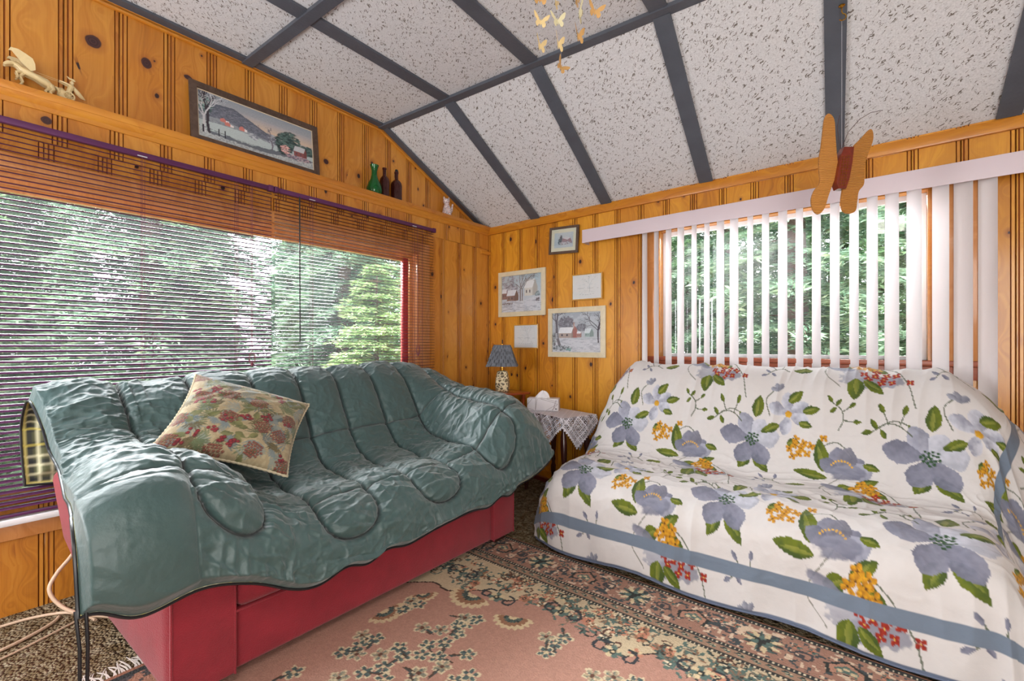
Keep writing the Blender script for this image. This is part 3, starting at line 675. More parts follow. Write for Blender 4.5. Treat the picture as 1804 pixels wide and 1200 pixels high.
# ================================================================ pictures
def picture(u0, u1, z0, z1, fw, fd, fm, painter, label, name='framed_picture', mat_=None, roll=0, wall='R', lean=0, group=None, glassy=True, res=.0025, mw=0, base=0.0):
    """built flat in its own xz plane, facing -y, then hung on the wall"""
    W, H = u1 - u0, z1 - z0; h = MB()
    r = empty(name, (0, 0, 0), label=label, cat='picture', group=group)
    for i, (a, b_, c, d) in enumerate(((0, 1, 0, 0), (0, 1, 1, 0), (0, 0, 0, 1), (1, 0, 0, 1))): pass
    X0, X1, Z0, Z1 = -W / 2, W / 2, -H / 2, H / 2
    def mitre(p, q, pi, qi):
        vs = [h.bm.verts.new(v) for v in ((p[0], -fd * .8, p[1]), (q[0], -fd * .8, q[1]), (qi[0], -fd, qi[1]), (pi[0], -fd, pi[1]), (p[0], 0, p[1]), (q[0], 0, q[1]), (qi[0], 0, qi[1]), (pi[0], 0, pi[1]))]
        for f in ((0, 1, 2, 3), (0, 4, 5, 1), (2, 6, 7, 3), (4, 7, 6, 5), (0, 3, 7, 4), (1, 5, 6, 2)): h.bm.faces.new([vs[k] for k in f])
    o = [(X0, Z0), (X1, Z0), (X1, Z1), (X0, Z1)]; n_ = [(X0 + fw, Z0 + fw), (X1 - fw, Z0 + fw), (X1 - fw, Z1 - fw), (X0 + fw, Z1 - fw)]
    for i in range(4): j = (i + 1) % 4; mitre(o[i], o[j], n_[i], n_[j])
    h.build('frame', fm, r, sm=0)
    h = MB(); h.box(X0 + fw * .5, X1 - fw * .5, -.006, -.001, Z0 + fw * .5, Z1 - fw * .5); h.build('backing', M['black'], r, sm=0)
    ix0, ix1, iz0, iz1 = X0 + fw, X1 - fw, Z0 + fw, Z1 - fw
    if mat_ is not None:
        h = MB(); h.box(ix0 - .002, ix1 + .002, -.0075, -.006, iz0 - .002, iz1 + .002); h.build('mount', mat_, r, sm=0)
        ix0 += mw; ix1 -= mw; iz0 += mw; iz1 -= mw
    nx, nz = int((ix1 - ix0) / res), int((iz1 - iz0) / res); x = np.linspace(ix0, ix1, nx); z = np.linspace(iz0, iz1, nz)
    X, Z = np.meshgrid(x, z, indexing='ij'); P = np.stack([X, np.full_like(X, -.0085), Z], -1)
    p = Paint((X - ix0) / (ix1 - ix0), (Z - iz0) / (iz1 - iz0), (200, 200, 205)); painter(p, (ix1 - ix0) / (iz1 - iz0))
    link('print', grid_mesh('print', P, p.c), M['print'], r)
    if glassy:
        h = MB(); h.box(X0 + fw - .001, X1 - fw + .001, -.012, -.0105, Z0 + fw - .001, Z1 - fw + .001); h.build('glass', M['pglass'], r, sm=0)
    uc, zc = (u0 + u1) / 2, (z0 + z1) / 2
    if wall == 'R': r.matrix_world = Matrix.Translation((uc, -.003 - base, zc)) @ Matrix.Rotation(roll, 4, 'Y') @ Matrix.Rotation(lean, 4, 'X')
    else: r.matrix_world = Matrix.Translation((-.088 + base, uc, zc)) @ Matrix.Rotation(PI / 2, 4, 'Z') @ Matrix.Rotation(lean, 4, 'X')
    return r
M['print'] = mat('printed_paper', (200, 200, 200), .6, attr=True)
def bare_tree(p, x, y, h, seed, col=(84, 76, 84), w=.02, asp=1., spread=.5, snow=None):
    r = random.Random(seed)
    def br(x, y, a, L, w, d):
        x2 = x + math.sin(a) * L / asp; y2 = y + math.cos(a) * L
        p.line([(x, y), ((x + x2) / 2 + r.uniform(-.01, .01), (y + y2) / 2), (x2, y2)], w, col)
        if snow: p.line([(x - w * .4, y + w * .2), (x2 - w * .4, y2 + w * .2)], w * .3, snow)
        if d < 5:
            for k in range(3 if d < 3 else 2): br(x2, y2, a + r.uniform(-1, 1) * spread * 1.5, L * r.uniform(.5, .78), w * .6, d + 1)
    br(x, y, r.uniform(-.05, .05), h * .38, w, 0)
def clump(p, cx, cy, rx, ry, n, seed, c1, c2, sz=.02):
    r = random.Random(seed)
    for k in range(n):
        a = r.uniform(0, 2 * PI); d = math.sqrt(r.random())
        p.ell(cx + rx * d * math.cos(a), cy + ry * d * math.sin(a), sz * r.uniform(.6, 1.6), sz * r.uniform(.5, 1.1), r.uniform(0, 3), r.choice([c1, c2]), .8, .8, k)
def house(p, x, y, w, h, roof_=(235, 236, 240), wall=(170, 150, 150), rh=.7, side=.3):
    p.poly([(x, y), (x + w, y), (x + w, y + h), (x, y + h)], wall)
    p.poly([(x + w, y), (x + w + w * side, y + h * .1), (x + w + w * side, y + h), (x + w + w * side / 2, y + h * (1 + rh)), (x + w, y + h)], tuple(int(c * .85) for c in wall))
    p.poly([(x - w * .05, y + h * .95), (x + w, y + h * .95), (x + w + w * side / 2, y + h * (1 + rh)), (x + w * .12, y + h * (1 + rh))], roof_)
    p.poly([(x + w * .2, y + h * .35), (x + w * .32, y + h * .35), (x + w * .32, y + h * .7), (x + w * .2, y + h * .7)], (80, 76, 86)); p.poly([(x + w * .6, y + h * .35), (x + w * .72, y + h * .35), (x + w * .72, y + h * .7), (x + w * .6, y + h * .7)], (80, 76, 86))
def grad(p, y0, y1, c0, c1):
    k = np.clip((p.Y - y0) / (y1 - y0), 0, 1)[..., None]; m = (p.Y >= y0) & (p.Y <= y1); c = np.asarray(lin(c0)) * (1 - k) + np.asarray(lin(c1)) * k
    p.c[m] = c[m]
def grain(p, amp, f=60, seed=3, m=None):
    n = 1 + amp * (fbm(p.X * f, p.Y * f * .6, seed) - .5) * 2; p.c *= n[..., None]
def valley(p, asp):
    grad(p, .0, 1, (205, 190, 178), (150, 160, 172)); grad(p, .55, .8, (214, 192, 168), (172, 172, 178))
    X, Y = p.X, p.Y; R = p
    def below(f, c, al=1., seed=0, amp=.02): p.mix((Y < f + amp * (fbm(X * 30, Y * 30, seed) - .5)) * al, c)
    below(np.interp(X, [0, .1, .28, .5, .66, 1], [.60, .80, .84, .60, .42, .34]), (96, 102, 116), seed=1)
    p.mix(((fbm(X * 50, Y * 90, 4) > .52) & (Y < np.interp(X, [0, .28, .66, 1], [.7, .8, .4, .3]))) * .6, (138, 142, 156))
    below(np.interp(X, [0, .2, .6, 1], [.46, .50, .34, .3]), (150, 158, 166), seed=5); p.mix(((fbm(X * 40, Y * 60, 8) > .55) & (Y < .45)) * .5, (112, 118, 132))
    below(np.interp(X, [0, .3, .7, 1], [.36, .38, .3, .3]), (186, 200, 202), seed=6)
    below(np.interp(X, [0, .4, .75, 1], [.16, .14, .2, .2]), (70, 74, 92), .8, 7, .1)
    below(np.interp(X, [0, .1, .5, 1], [.22, .10, .06, .17]), (196, 204, 206), .9, 9, .06); p.mix(((fbm(X * 90, Y * 70, 18) > .55) & (Y < .16)) * .55, (110, 116, 128))
    for x, y in ((.19, .45), (.225, .39), (.34, .40)): p.poly([(x - .025, y), (x + .02, y), (x + .02, y + .06), (x, y + .1), (x - .025, y + .06)], (206, 128, 118)); p.poly([(x + .02, y), (x + .045, y), (x + .045, y + .05), (x + .02, y + .06)], (232, 226, 226))
    clump(p, .06, .72, .05, .2, 50, 3, (62, 92, 88), (150, 176, 174), .02)
    bare_tree(p, .075, .12, 1.05, 4, (58, 52, 62), .022, 1.9, .42); bare_tree(p, .04, .1, .9, 9, (206, 208, 214), .02, 1.9, .4)
    clump(p, .44, .35, .035, .07, 40, 5, (196, 202, 210), (130, 136, 150), .015); clump(p, .60, .42, .05, .14, 60, 6, (178, 184, 196), (120, 124, 138), .015)
    bare_tree(p, .6, .18, .5, 8, (112, 108, 120), .012, 1.9, .5)
    clump(p, .72, .42, .075, .26, 260, 7, (40, 58, 60), (84, 110, 108), .022); clump(p, .78, .56, .09, .2, 200, 17, (46, 66, 66), (96, 122, 118), .02); clump(p, .94, .42, .07, .12, 120, 18, (52, 74, 74), (90, 116, 112), .02)
    clump(p, .73, .3, .045, .1, 60, 8, (220, 160, 156), (240, 200, 196), .012)
    house(p, .81, .22, .1, .13, (196, 200, 206), (140, 84, 84), .9, .3); clump(p, .86, .17, .12, .06, 130, 10, (196, 168, 176), (112, 104, 124), .012)
    for x in (.15, .2, .03): p.line([(x, .1), (x, .26)], .012, (42, 40, 52))
    p.line([(0, .22), (.25, .16)], .008, (66, 64, 78)); grain(p, .12, 160)
def snow_road(p, asp):
    grad(p, 0, 1, (216, 216, 222), (186, 206, 214)); X, Y = p.X, p.Y
    p.mix(((fbm(X * 18, Y * 14, 2) > .5) & (Y > .5) & (X < .45)) * .8, (150, 146, 158)); p.mix(((fbm(X * 40, Y * 40, 3) > .55) & (Y > .42) & (X < .5)) * .6, (204, 204, 212))
    clump(p, .2, .62, .17, .12, 80, 2, (140, 134, 146), (196, 196, 204), .03)
    house(p, .0, .36, .12, .18, (236, 236, 240), (150, 112, 108), .6, .2); house(p, .13, .30, .2, .16, (240, 240, 244), (150, 118, 110), .9, .5)
    house(p, .58, .42, .2, .22, (240, 240, 240), (226, 222, 214), 1., .6)
    clump(p, .9, .42, .06, .12, 40, 6, (170, 190, 196), (120, 140, 146), .02)
    bare_tree(p, .47, .24, 1., 12, (92, 84, 86), .03, 1.1, .5, (226, 228, 232)); bare_tree(p, .52, .28, .85, 5, (110, 102, 104), .02, 1.1, .6)
    p.mix((Y < .26 + .12 * X + .03 * np.sin(X * 9)) * .9, (222, 224, 230)); p.mix(((fbm(X * 12, Y * 44, 5) > .56) & (Y < .3)) * .65, (160, 164, 176))
    clump(p, .15, .24, .16, .02, 40, 8, (96, 86, 88), (150, 142, 146), .014); clump(p, .9, .3, .05, .05, 30, 9, (110, 102, 110), (206, 206, 212), .018); p.line([(.02, .05), (.3, .1)], .01, (120, 120, 132)); grain(p, .08, 130)
def farmhouse(p, asp):
    grad(p, 0, 1, (214, 216, 220), (178, 184, 194)); X, Y = p.X, p.Y
    p.mix(((fbm(X * 6, Y * 16, 2) > .5) & (Y > .68)) * .7, (206, 210, 216))
    clump(p, .3, .72, .16, .18, 200, 2, (122, 118, 126), (150, 146, 156), .025); clump(p, .62, .62, .1, .09, 80, 3, (128, 126, 136), (150, 150, 160), .02)
    house(p, .14, .36, .27, .13, (238, 238, 242), (186, 168, 160), 1.1, .3); p.poly([(.44, .36), (.53, .36), (.53, .56), (.485, .66), (.44, .56)], (176, 116, 108)); p.line([(.46, .6), (.46, .74)], .02, (196, 160, 150)); house(p, .52, .37, .08, .1, (236, 236, 240), (190, 150, 142), .5, .2)
    house(p, .68, .38, .1, .1, (226, 232, 236), (172, 190, 188), 1.1, .8)
    bare_tree(p, .95, .26, .9, 7, (84, 76, 84), .025, 1.25, .65)
    p.mix((Y < .33 + .03 * np.sin(X * 7)) * .92, (220, 220, 226)); p.mix(((fbm(X * 16, Y * 50, 5) > .56) & (Y < .34)) * .6, (176, 178, 188))
    p.line([(.1, 1), (.085, .7), (.11, .35), (.17, .12)], .06, (128, 122, 128)); p.line([(.085, .98), (.07, .7), (.1, .35)], .02, (206, 206, 212))
    bare_tree(p, .09, .5, .7, 21, (112, 106, 114), .03, 1.25, .8); clump(p, .02, .3, .04, .2, 60, 9, (110, 104, 110), (170, 176, 176), .025)
    clump(p, .2, .1, .22, .05, 90, 4, (104, 108, 112), (196, 200, 206), .025); clump(p, .35, .06, .05, .03, 20, 14, (110, 150, 146), (150, 180, 176), .02); bare_tree(p, .95, .24, .75, 7, (84, 76, 84), .022, 1.25, .65); grain(p, .08, 130)
def small_church(p, asp):
    grad(p, 0, 1, (176, 190, 200), (196, 206, 210)); clump(p, .36, .5, .05, .32, 90, 2, (62, 76, 88), (96, 110, 120), .035); clump(p, .28, .42, .05, .2, 50, 3, (70, 84, 96), (104, 118, 126), .03)
    p.poly([(.38, .3), (.95, .34), (.86, .62), (.6, .72), (.44, .6)], (158, 134, 142)); p.poly([(.46, .62), (.6, .72), (.86, .62), (.7, .5)], (206, 206, 212)); clump(p, .6, .3, .34, .1, 120, 5, (132, 116, 132), (200, 204, 212), .03); p.mix((p.Y < .18) * .8, (196, 206, 212)); grain(p, .12, 60)
def sketch(seed):
    def f(p, asp):
        p.c[:] = lin((226, 226, 226)); r = random.Random(seed)
        p.line([(.1, .45), (.9, .42)], .008, (160, 166, 168)); bare_tree(p, .6, .3, .7, seed, (150, 158, 160), .008, 1.2, .5)
        for k in range(26): x, y = r.uniform(.25, .8), r.uniform(.22, .62); p.ell(x, y, .03, .025, 0, (196, 202, 204), .8, .5, k); p.ell(x, y, .022, .018, 0, (226, 226, 226), .9, .5, k)
        p.line([(.2, .2), (.5, .16), (.8, .2)], .006, (160, 166, 170))
    return f
picture(.135, .686, 1.47, 1.897, .042, .02, M['cream_frame'], snow_road, 'cream framed snowy lane picture, leftmost on the back wall above the lamp', res=.0022, roll=math.radians(0))
picture(.716, 1.278, 1.096, 1.522, .043, .02, M['cream_frame'], farmhouse, 'cream framed snowy farmhouse picture, largest on the back wall, above the tissue box', res=.0022)
picture(.735, 1.03, 1.992, 2.226, .02, .018, M['dark_frame'], small_church, 'small brown framed picture hanging crooked at the top, beside the valance', mat_=M['cream_mat'] if 'cream_mat' in M else mat('cream_mount', (222, 220, 198), .6), mw=.032, roll=math.radians(3), base=.012)
picture(.965, 1.253, 1.578, 1.797, .009, .012, M['gold'], sketch(5), 'small thin-framed glazed print reflecting the window, above the snowy farmhouse picture', base=.012)
picture(.32, .604, 1.168, 1.391, .009, .012, M['gold'], sketch(9), 'small thin-framed glazed print hanging lowest, just above the lampshade')
picture(-2.505, -1.745, 2.362, 2.722, .036, .02, M['dark_frame'], valley, 'long dark framed winter valley landscape leaning on the high ledge', wall='L', lean=-math.radians(6), res=.003, glassy=False, mat_=mat('pale_liner', (226, 212, 186), .5), mw=.007, base=.037)
# ================================================================ things on the ledge
LZ = 2.3622
b = MB(); b.lathe([(.038, 0), (.050, .004), (.058, .022), (.058, .045), (.048, .08), (.030, .115), (.021, .15), (.021, .18), (.028, .21), (.034, .225), (.031, .225), (.025, .208), (.018, .178), (.018, .15), (.027, .112), (.045, .078), (.054, .044), (.054, .022), (.045, .008), (.0, .008)], n=32)
o = b.build('glass_vase', M['green_glass'], sm=40); o.location = (-.028, -1.300, LZ); tag(o, 'green glass vase with flared neck on the high ledge', 'vase')
def bottle(y, k, label, stopper):
    r = empty('glass_bottle', (-.045, y, LZ), label=label, cat='bottle', group='old brown bottles on the high ledge')
    b = MB(); b.lathe([(.034 * k, 0), (.040 * k, .006), (.041 * k, .02), (.041 * k, .13), (.038 * k, .15), (.026 * k, .168), (.015, .178), (.0135, .19), (.0135, .226), (.017, .229), (.017, .24), (.012, .241), (.010, .18), (.022 * k, .165), (.036 * k, .13), (.036 * k, .01), (0, .009)], n=28)
    b.build('body', M['brown_glass'], r, sm=40)
    if stopper:
        b = MB(); b.lathe([(.001, 0), (.011, .0), (.013, .012), (.010, .02), (.001, .021)], 0, 0, .241, 12); b.tube([(.018, 0, .222), (.024, 0, .235), (.018, 0, .252), (0, 0, .262), (-.018, 0, .252), (-.024, 0, .235), (-.018, 0, .222)], .0017, 6); b.tube([(-.024, .0, .235), (-.03, .004, .21), (-.024, .006, .19)], .0017, 6)
        b.build('stopper', M['black'], r, label='dark stopper held by a wire bail')
bottle(-1.195, .92, 'narrow brown glass bottle standing right next to the green vase', False)
bottle(-1.08, 1.08, 'wider brown glass bottle with a wired stopper, nearer the corner', True)
# cat figurine
M['speckle'] = mat('calico_patterned_ceramic', (214, 196, 198), .35, coat=.4, attr=True)
b = MB()
b.tube([(0, 0, 0), (0, 0, .012), (0, 0, .045), (0, .0, .085), (0, -.002, .11), (0, -.004, .122)], [.030, .040, .041, .031, .023, .018], 20, flat=1.05)
b.tube([(.0, -.004, .108), (0, -.004, .12), (0, -.004, .14), (0, -.004, .156), (0, -.004, .163)], [.014, .026, .031, .022, .006], 20, flat=1.05)
for s in (-1, 1): b.tube([(0, -.004 + s * .019, .15), (0, -.004 + s * .023, .166), (0, -.004 + s * .025, .180)], [.011, .008, .001], 8)
for s in (-1, 1): b.tube([(.026, s * .014, .07), (.033, s * .013, .03), (.036, s * .013, .004)], [.011, .009, .011], 8)
b.tube([(.028, -.004, .13), (.034, -.004, .128)], [.011, .007], 8)
b.tube([(-.02, .035, .03), (-.01, .05, .06), (0, .052, .1), (0, .058, .12)], [.012, .011, .009, .007], 8)
o = b.build('cat_figurine', M['speckle'], sm=60); o.location = (-.035, -.535, LZ); o.rotation_euler = (0, 0, -.35)
tag(o, 'speckled pink and blue ceramic cat figurine seated at the corner end of the ledge', 'figurine')
me = o.data; co = np.array([v.co[:] for v in me.vertices]); at = me.color_attributes.new('paint', 'FLOAT_COLOR', 'POINT')
M['speckle'].node_tree.nodes.remove([n for n in M['speckle'].node_tree.nodes if n.type == 'ATTRIBUTE'][0])
nt = M['speckle'].node_tree; tc = [n for n in nt.nodes if n.type == 'TEX_COORD'][0]
nz = _n(nt, 'ShaderNodeTexVoronoi'); nz.inputs['Scale'].default_value = 210; nt.links.new(tc.outputs['Object'], nz.inputs['Vector']); sc_ = _n(nt, 'ShaderNodeSeparateColor'); nt.links.new(nz.outputs['Color'], sc_.inputs[0])
cc = ramp(nt, sc_.outputs[0], [(0, lin((226, 214, 216))), (.42, lin((226, 206, 208))), (.5, lin((196, 128, 132))), (.66, lin((120, 146, 160))), (.8, lin((232, 222, 220)))]); nt.links.new(cc, nt.nodes['Principled BSDF'].inputs['Base Color'])
nt.nodes['Color Ramp'].color_ramp.interpolation = 'CONSTANT'
# horse and chariot figurine, built facing -y
M['ivory'] = mat('ivory_resin', (226, 204, 152), .4, coat=.2, vary=(60, .06)); 
r = empty('chariot_figurine', (-.03, -3.075, LZ), label='cream carved figurine of winged horses pulling a chariot, far left on the ledge', cat='figurine')
b = MB(); b.box(-.022, .022, -.125, .105, 0, .007, .002); b.build('base', M['white_paint'], r, label='flat white base')
for dx in (-.010, .012):
    b = MB()
    b.tube([(dx, .015, .05), (dx, -.005, .060), (dx, -.04, .073), (dx, -.07, .082), (dx, -.085, .088)], [.010, .018, .014, .016, .011], 12)
    b.tube([(dx, -.078, .082), (dx, -.095, .098), (dx, -.107, .102), (dx, -.118, .096)], [.012, .009, .008, .006], 10)
    b.tube([(dx, -.105, .104), (dx, -.122, .098), (dx, -.133, .088), (dx, -.135, .084)], [.008, .009, .006, .004], 10)
    for s in (-.003, .003): b.tube([(dx + s, -.104, .108), (dx + s, -.102, .116)], [.003, .001], 5)
    b.tube([(dx, -.08, .100), (dx, -.095, .112), (dx, -.105, .112)], [.004, .006, .002], 6, flat=.4)
    b.tube([(dx, .012, .052), (dx + .003, .02, .036), (dx, .010, .024), (dx, .016, .007)], [.013, .008, .005, .005], 8)
    b.tube([(dx, .004, .05), (dx - .004, .006, .034), (dx, -.006, .022), (dx, -.002, .007)], [.011, .007, .005, .005], 8)
    b.tube([(dx, -.078, .078), (dx + .003, -.098, .066), (dx, -.092, .048), (dx, -.1, .04)], [.009, .006, .004, .004], 8)
    b.tube([(dx, -.072, .076), (dx - .004, -.086, .055), (dx, -.078, .032), (dx, -.088, .012)], [.009, .006, .004, .004], 8)
    b.tube([(dx, .026, .055), (dx, .036, .048), (dx, .038, .03)], [.004, .005, .002], 6)
    b.build('horse', M['ivory'], r)
for s in (-1, 1):
    b = MB(); b.prism([(-.055, .085), (-.085, .11), (-.115, .145), (-.125, .142), (-.118, .158), (-.095, .16), (-.07, .15), (-.05, .14), (-.042, .12), (-.04, .095)], .005, Matrix.Translation((s * .012, 0, 0)) @ Matrix.Rotation(s * .25, 4, 'Y') @ Matrix.Rotation(PI / 2, 4, 'Z'))
    b.build('wing', M['ivory'], r)
b = MB(); b.tube([(0, .052, .006), (0, .050, .03), (0, .058, .045)], [.014, .02, .022], 12, flat=.8); b.tube([(0, .03, .05), (0, .045, .054), (0, .075, .03), (0, .095, .01)], [.004, .006, .005, .004], 8, flat=4)
b.build('chariot', M['ivory'], r)
for s in (-1, 1):
    b = MB(); Mx = Matrix.Translation((s * .022, .072, .026)) @ Matrix.Rotation(PI / 2, 4, 'Y')
    b.tube([(s * .022, .072 + .019 * math.cos(a), .026 + .019 * math.sin(a)) for a in np.linspace(0, 2 * PI, 25)], .0033, 8, cap=False)
    for k in range(8): a = k * PI / 4; b.tube([(s * .022, .072, .026), (s * .022, .072 + .018 * math.cos(a), .026 + .018 * math.sin(a))], .0018, 5)
    b.tube([(s * .018, .072, .026), (s * .026, .072, .026)], .005, 8); b.build('wheel', M['ivory'], r)
b = MB(); b.tube([(0, .07, .035), (0, .075, .06), (0, .082, .082), (0, .084, .094)], [.012, .010, .012, .006], 10); b.tube([(0, .084, .092), (0, .085, .102), (0, .085, .112)], [.005, .009, .003], 10)
b.tube([(0, .095, .112), (0, .09, .118), (0, .075, .120), (0, .066, .128)], [.004, .005, .004, .001], 6)
for s in (-1, 1): b.tube([(s * .010, .080, .084), (s * .012, .06, .088), (s * .008, .040, .092)], [.005, .004, .003], 8)
b.tube([(0, .088, .085), (.0, .105, .06), (0, .12, .045), (0, .132, .038)], [.006, .011, .008, .001], 8, flat=.6); b.build('charioteer', M['ivory'], r)
b = MB()
for s in (-1, 1): b.tube([(s * .008, .04, .092), (s * .010, -.02, .094), (s * .011, -.09, .1)], .0008, 4)
b.build('reins', M['ivory'], r)
# ================================================================ hanging butterfly and paper mobile
M['woven'] = bpy.data.materials.new('woven_straw'); m = M['woven']; m.use_nodes = True; nt = m.node_tree
tc = _n(nt, 'ShaderNodeTexCoord'); wv = _n(nt, 'ShaderNodeTexWave'); wv.inputs['Scale'].default_value = 42; wv.inputs['Distortion'].default_value = 3; wv.bands_direction = 'Z'; nt.links.new(tc.outputs['Object'], wv.inputs['Vector'])
nt.links.new(ramp(nt, wv.outputs[0], [(0, lin((168, 104, 40))), (1, lin((206, 146, 68)))]), nt.nodes['Principled BSDF'].inputs['Base Color']); bp = _n(nt, 'ShaderNodeBump'); bp.inputs['Strength'].default_value = .6; bp.inputs['Distance'].default_value = .004; nt.links.new(wv.outputs[0], bp.inputs['Height']); nt.links.new(bp.outputs[0], nt.nodes['Principled BSDF'].inputs['Normal']); nt.nodes['Principled BSDF'].inputs['Roughness'].default_value = .55
HK = Vector((2.87, -.755, 2.752)); FW = Vector((-math.sin(YAW), math.cos(YAW), 0)); RT = Vector((math.cos(YAW), math.sin(YAW), 0))
r = empty('wooden_butterfly', (HK.x, HK.y, 1.94), YAW, label='large woven straw and wood butterfly hanging on a string before the vertical blind', cat='hanging ornament')
ps = 1 / 378.2                                            # metres per outline unit
def outl(pts, cx=1484, cy=330): return [((x - cx) * ps, (cy - y) * ps) for x, y in pts]
def smoothpoly(pts, n=4):
    P = np.array(pts + pts[:1]); Q = []; k = len(pts)
    for i in range(k):
        a, b_, c, d = P[(i - 1) % k], P[i], P[(i + 1) % k], P[(i + 2) % k]
        for t in np.linspace(0, 1, n, endpoint=False): Q.append(tuple(.5 * (2 * b_ + (c - a) * t + (2 * a - 5 * b_ + 4 * c - d) * t * t + (3 * b_ - a - 3 * c + d) * t ** 3)))
    return Q
LW = [(1462, 201), (1471, 212), (1473, 240), (1475, 270), (1477, 300), (1470, 322), (1462, 345), (1455, 368), (1445, 378), (1436, 370), (1433, 352), (1438, 336), (1447, 322), (1446, 300), (1446, 280), (1449, 262), (1452, 235), (1455, 210)]
RW = [(1504, 262), (1522, 243), (1538, 227), (1544, 232), (1544, 246), (1538, 262), (1530, 284), (1527, 305), (1526, 325), (1516, 338), (1513, 356), (1510, 372), (1498, 378), (1486, 374), (1482, 358), (1484, 340), (1490, 315), (1498, 290)]
b = MB(); b.prism(smoothpoly(outl(LW)), .008, Matrix.Rotation(-.12, 4, 'Z')); b.build('wing', M['woven'], r)
b = MB(); b.prism(smoothpoly(outl(RW)), .008, Matrix.Rotation(.12, 4, 'Z')); b.build('wing', M['woven'], r)
b = MB(); BD = outl([(1484, 263), (1501, 263), (1498, 290), (1493, 318), (1487, 336), (1474, 336), (1470, 325), (1475, 295), (1479, 275)]); b.prism(BD, .035)
M['body_wood'] = mat('red_brown_wood', (116, 36, 16), .35, coat=.4, vary=(50, .25)); bo = b.build('body', M['body_wood'], r, sm=0)
b = MB()
for k in range(11): z = (330 - (280 + k * 5)) * ps; x = (-8 - k * .55 + 9) * ps; b.tube([(x - .016, -.0185, z), (x + .026, -.0185, z + .002)], .0007, 4)
for k in (-1, 0, 1): b.tube([((1486 + k * 5 - 1484) * ps, -.0185, (330 - 280) * ps), ((1480 + k * 4 - 1484) * ps, -.0185, (330 - 332) * ps)], .0007, 4)
b.build('binding', M['brass'], bo)
b = MB(); 
for a in (((1484, 263), (1495, 235), (1515, 212), (1535, 200), (1556, 196)), ((1483, 264), (1478, 245), (1476, 225), (1480, 205))): b.tube([(x, -.0, z) for x, z in outl(a)], .0012, 5)
b.build('antenna', M['dark_wood'], r)
hz = roof(HK.x, HK.y) - .014 - .069 - 1.94
b = MB(); b.tube([(0, 0, (330 - 264) * ps), (0, 0, hz)], .0007, 5); b.build('string', M['string'], r)
def hook(name, loc, label):
    b = MB(); b.lathe([(.001, 0), (.013, -.001), (.014, -.004), (.009, -.008), (.003, -.01)], n=14)
    b.tube([(0, 0, 0), (0, 0, -.03), (.004, 0, -.04), (.014, 0, -.045), (.018, 0, -.056), (.012, 0, -.068), (0, 0, -.072), (-.010, 0, -.066)], .0026, 8)
    o = b.build(name, M['brass'], sm=40); o.location = loc; o.rotation_euler = (0, 0, .4); tag(o, label, 'hook'); return o
hook('ceiling_hook', (HK.x, HK.y, roof(HK.x, HK.y) - .014), 'brass screw hook in the grey ceiling batten above the wooden butterfly')
# paper butterflies
M['paper'] = mat('tan_paper', (214, 190, 138), .7, vary=(20, .1)); M['paper2'] = mat('pale_paper', (206, 198, 160), .7); M['paper3'] = mat('brown_paper', (190, 148, 90), .7, vary=(30, .1))
def pix(x, y, t): d = Vector((-.62659, .77934, 0)) * 801 + Vector((.77934, .62659, 0)) * (x - 902) + Vector((0, 0, 608 - y)); return Vector(CAM) + d * t
mob = empty('paper_mobile', (2.2, -2.05, 2.6), label='mobile of small tan paper butterflies on threads hanging from the ceiling', cat='mobile')
b = MB(); b.tube([(.085 * math.cos(a), .085 * math.sin(a), .02) for a in np.linspace(0, 2 * PI, 33)], .0025, 6, cap=False); b.tube([(-.085, 0, .02), (.085, 0, .02)], .0018, 5); b.tube([(0, -.085, .02), (0, .085, .02)], .0018, 5); b.tube([(0, 0, .02), (0, 0, roof(2.2, -2.05) - 2.6 - .001)], .0008, 4)
b.build('hoop', M['brass'], mob)
rb = random.Random(3)
for i, (x, y, a, yw, k, mk) in enumerate([(951, -3, 0, .2, 1.1, 'paper3'), (952, 38, .1, .3, 1, 'paper'), (982, 37, -.15, .4, 1, 'paper2'), (978, 4, .1, 1.3, .9, 'paper'), (1014, 1, 0, 1.2, .9, 'paper3'), (1020, 22, 0, 1.45, 1.3, 'paper2'), (1048, 20, .15, .3, 1.05, 'paper3'), (951, 80, -.1, .9, 1.05, 'paper'), (983, 77, -.2, 1.0, 1.1, 'paper'), (1018, 63, -.25, .9, 1.1, 'paper3'), (988, 118, .5, .7, 1., 'paper3')]):
    w = pix(x, y, .00185 + rb.uniform(-.00007, .00007)) - mob.location
    e = MB(); Rz = Matrix.Translation(w) @ Matrix.Rotation(YAW + yw, 4, 'Z') @ Matrix.Rotation(a, 4, 'Y')
    wing = smoothpoly([(0, -.012), (.004, -.008), (.009, -.019), (.016, -.018), (.019, -.008), (.015, 0), (.024, .006), (.030, .022), (.024, .023), (.012, .014), (.003, .004), (0, .004)], 3)
    for s in (-1, 1):
        e.prism([(px_ * s * k, pz_ * k) for px_, pz_ in wing], .0006, Rz @ Matrix.Rotation(s * -.35, 4, 'Z'))
    e.tube([Rz @ Vector((0, -.001, -.014 * k)), Rz @ Vector((0, -.001, .008 * k))], .0012, 5)
    bo = e.build('butterfly', M[mk], mob, sm=0)
    e = MB(); e.tube([tuple(w + Vector((0, 0, .003))), (w.x * .8, w.y * .8, .02)], .00035, 3); e.build('thread', M['string'], bo)
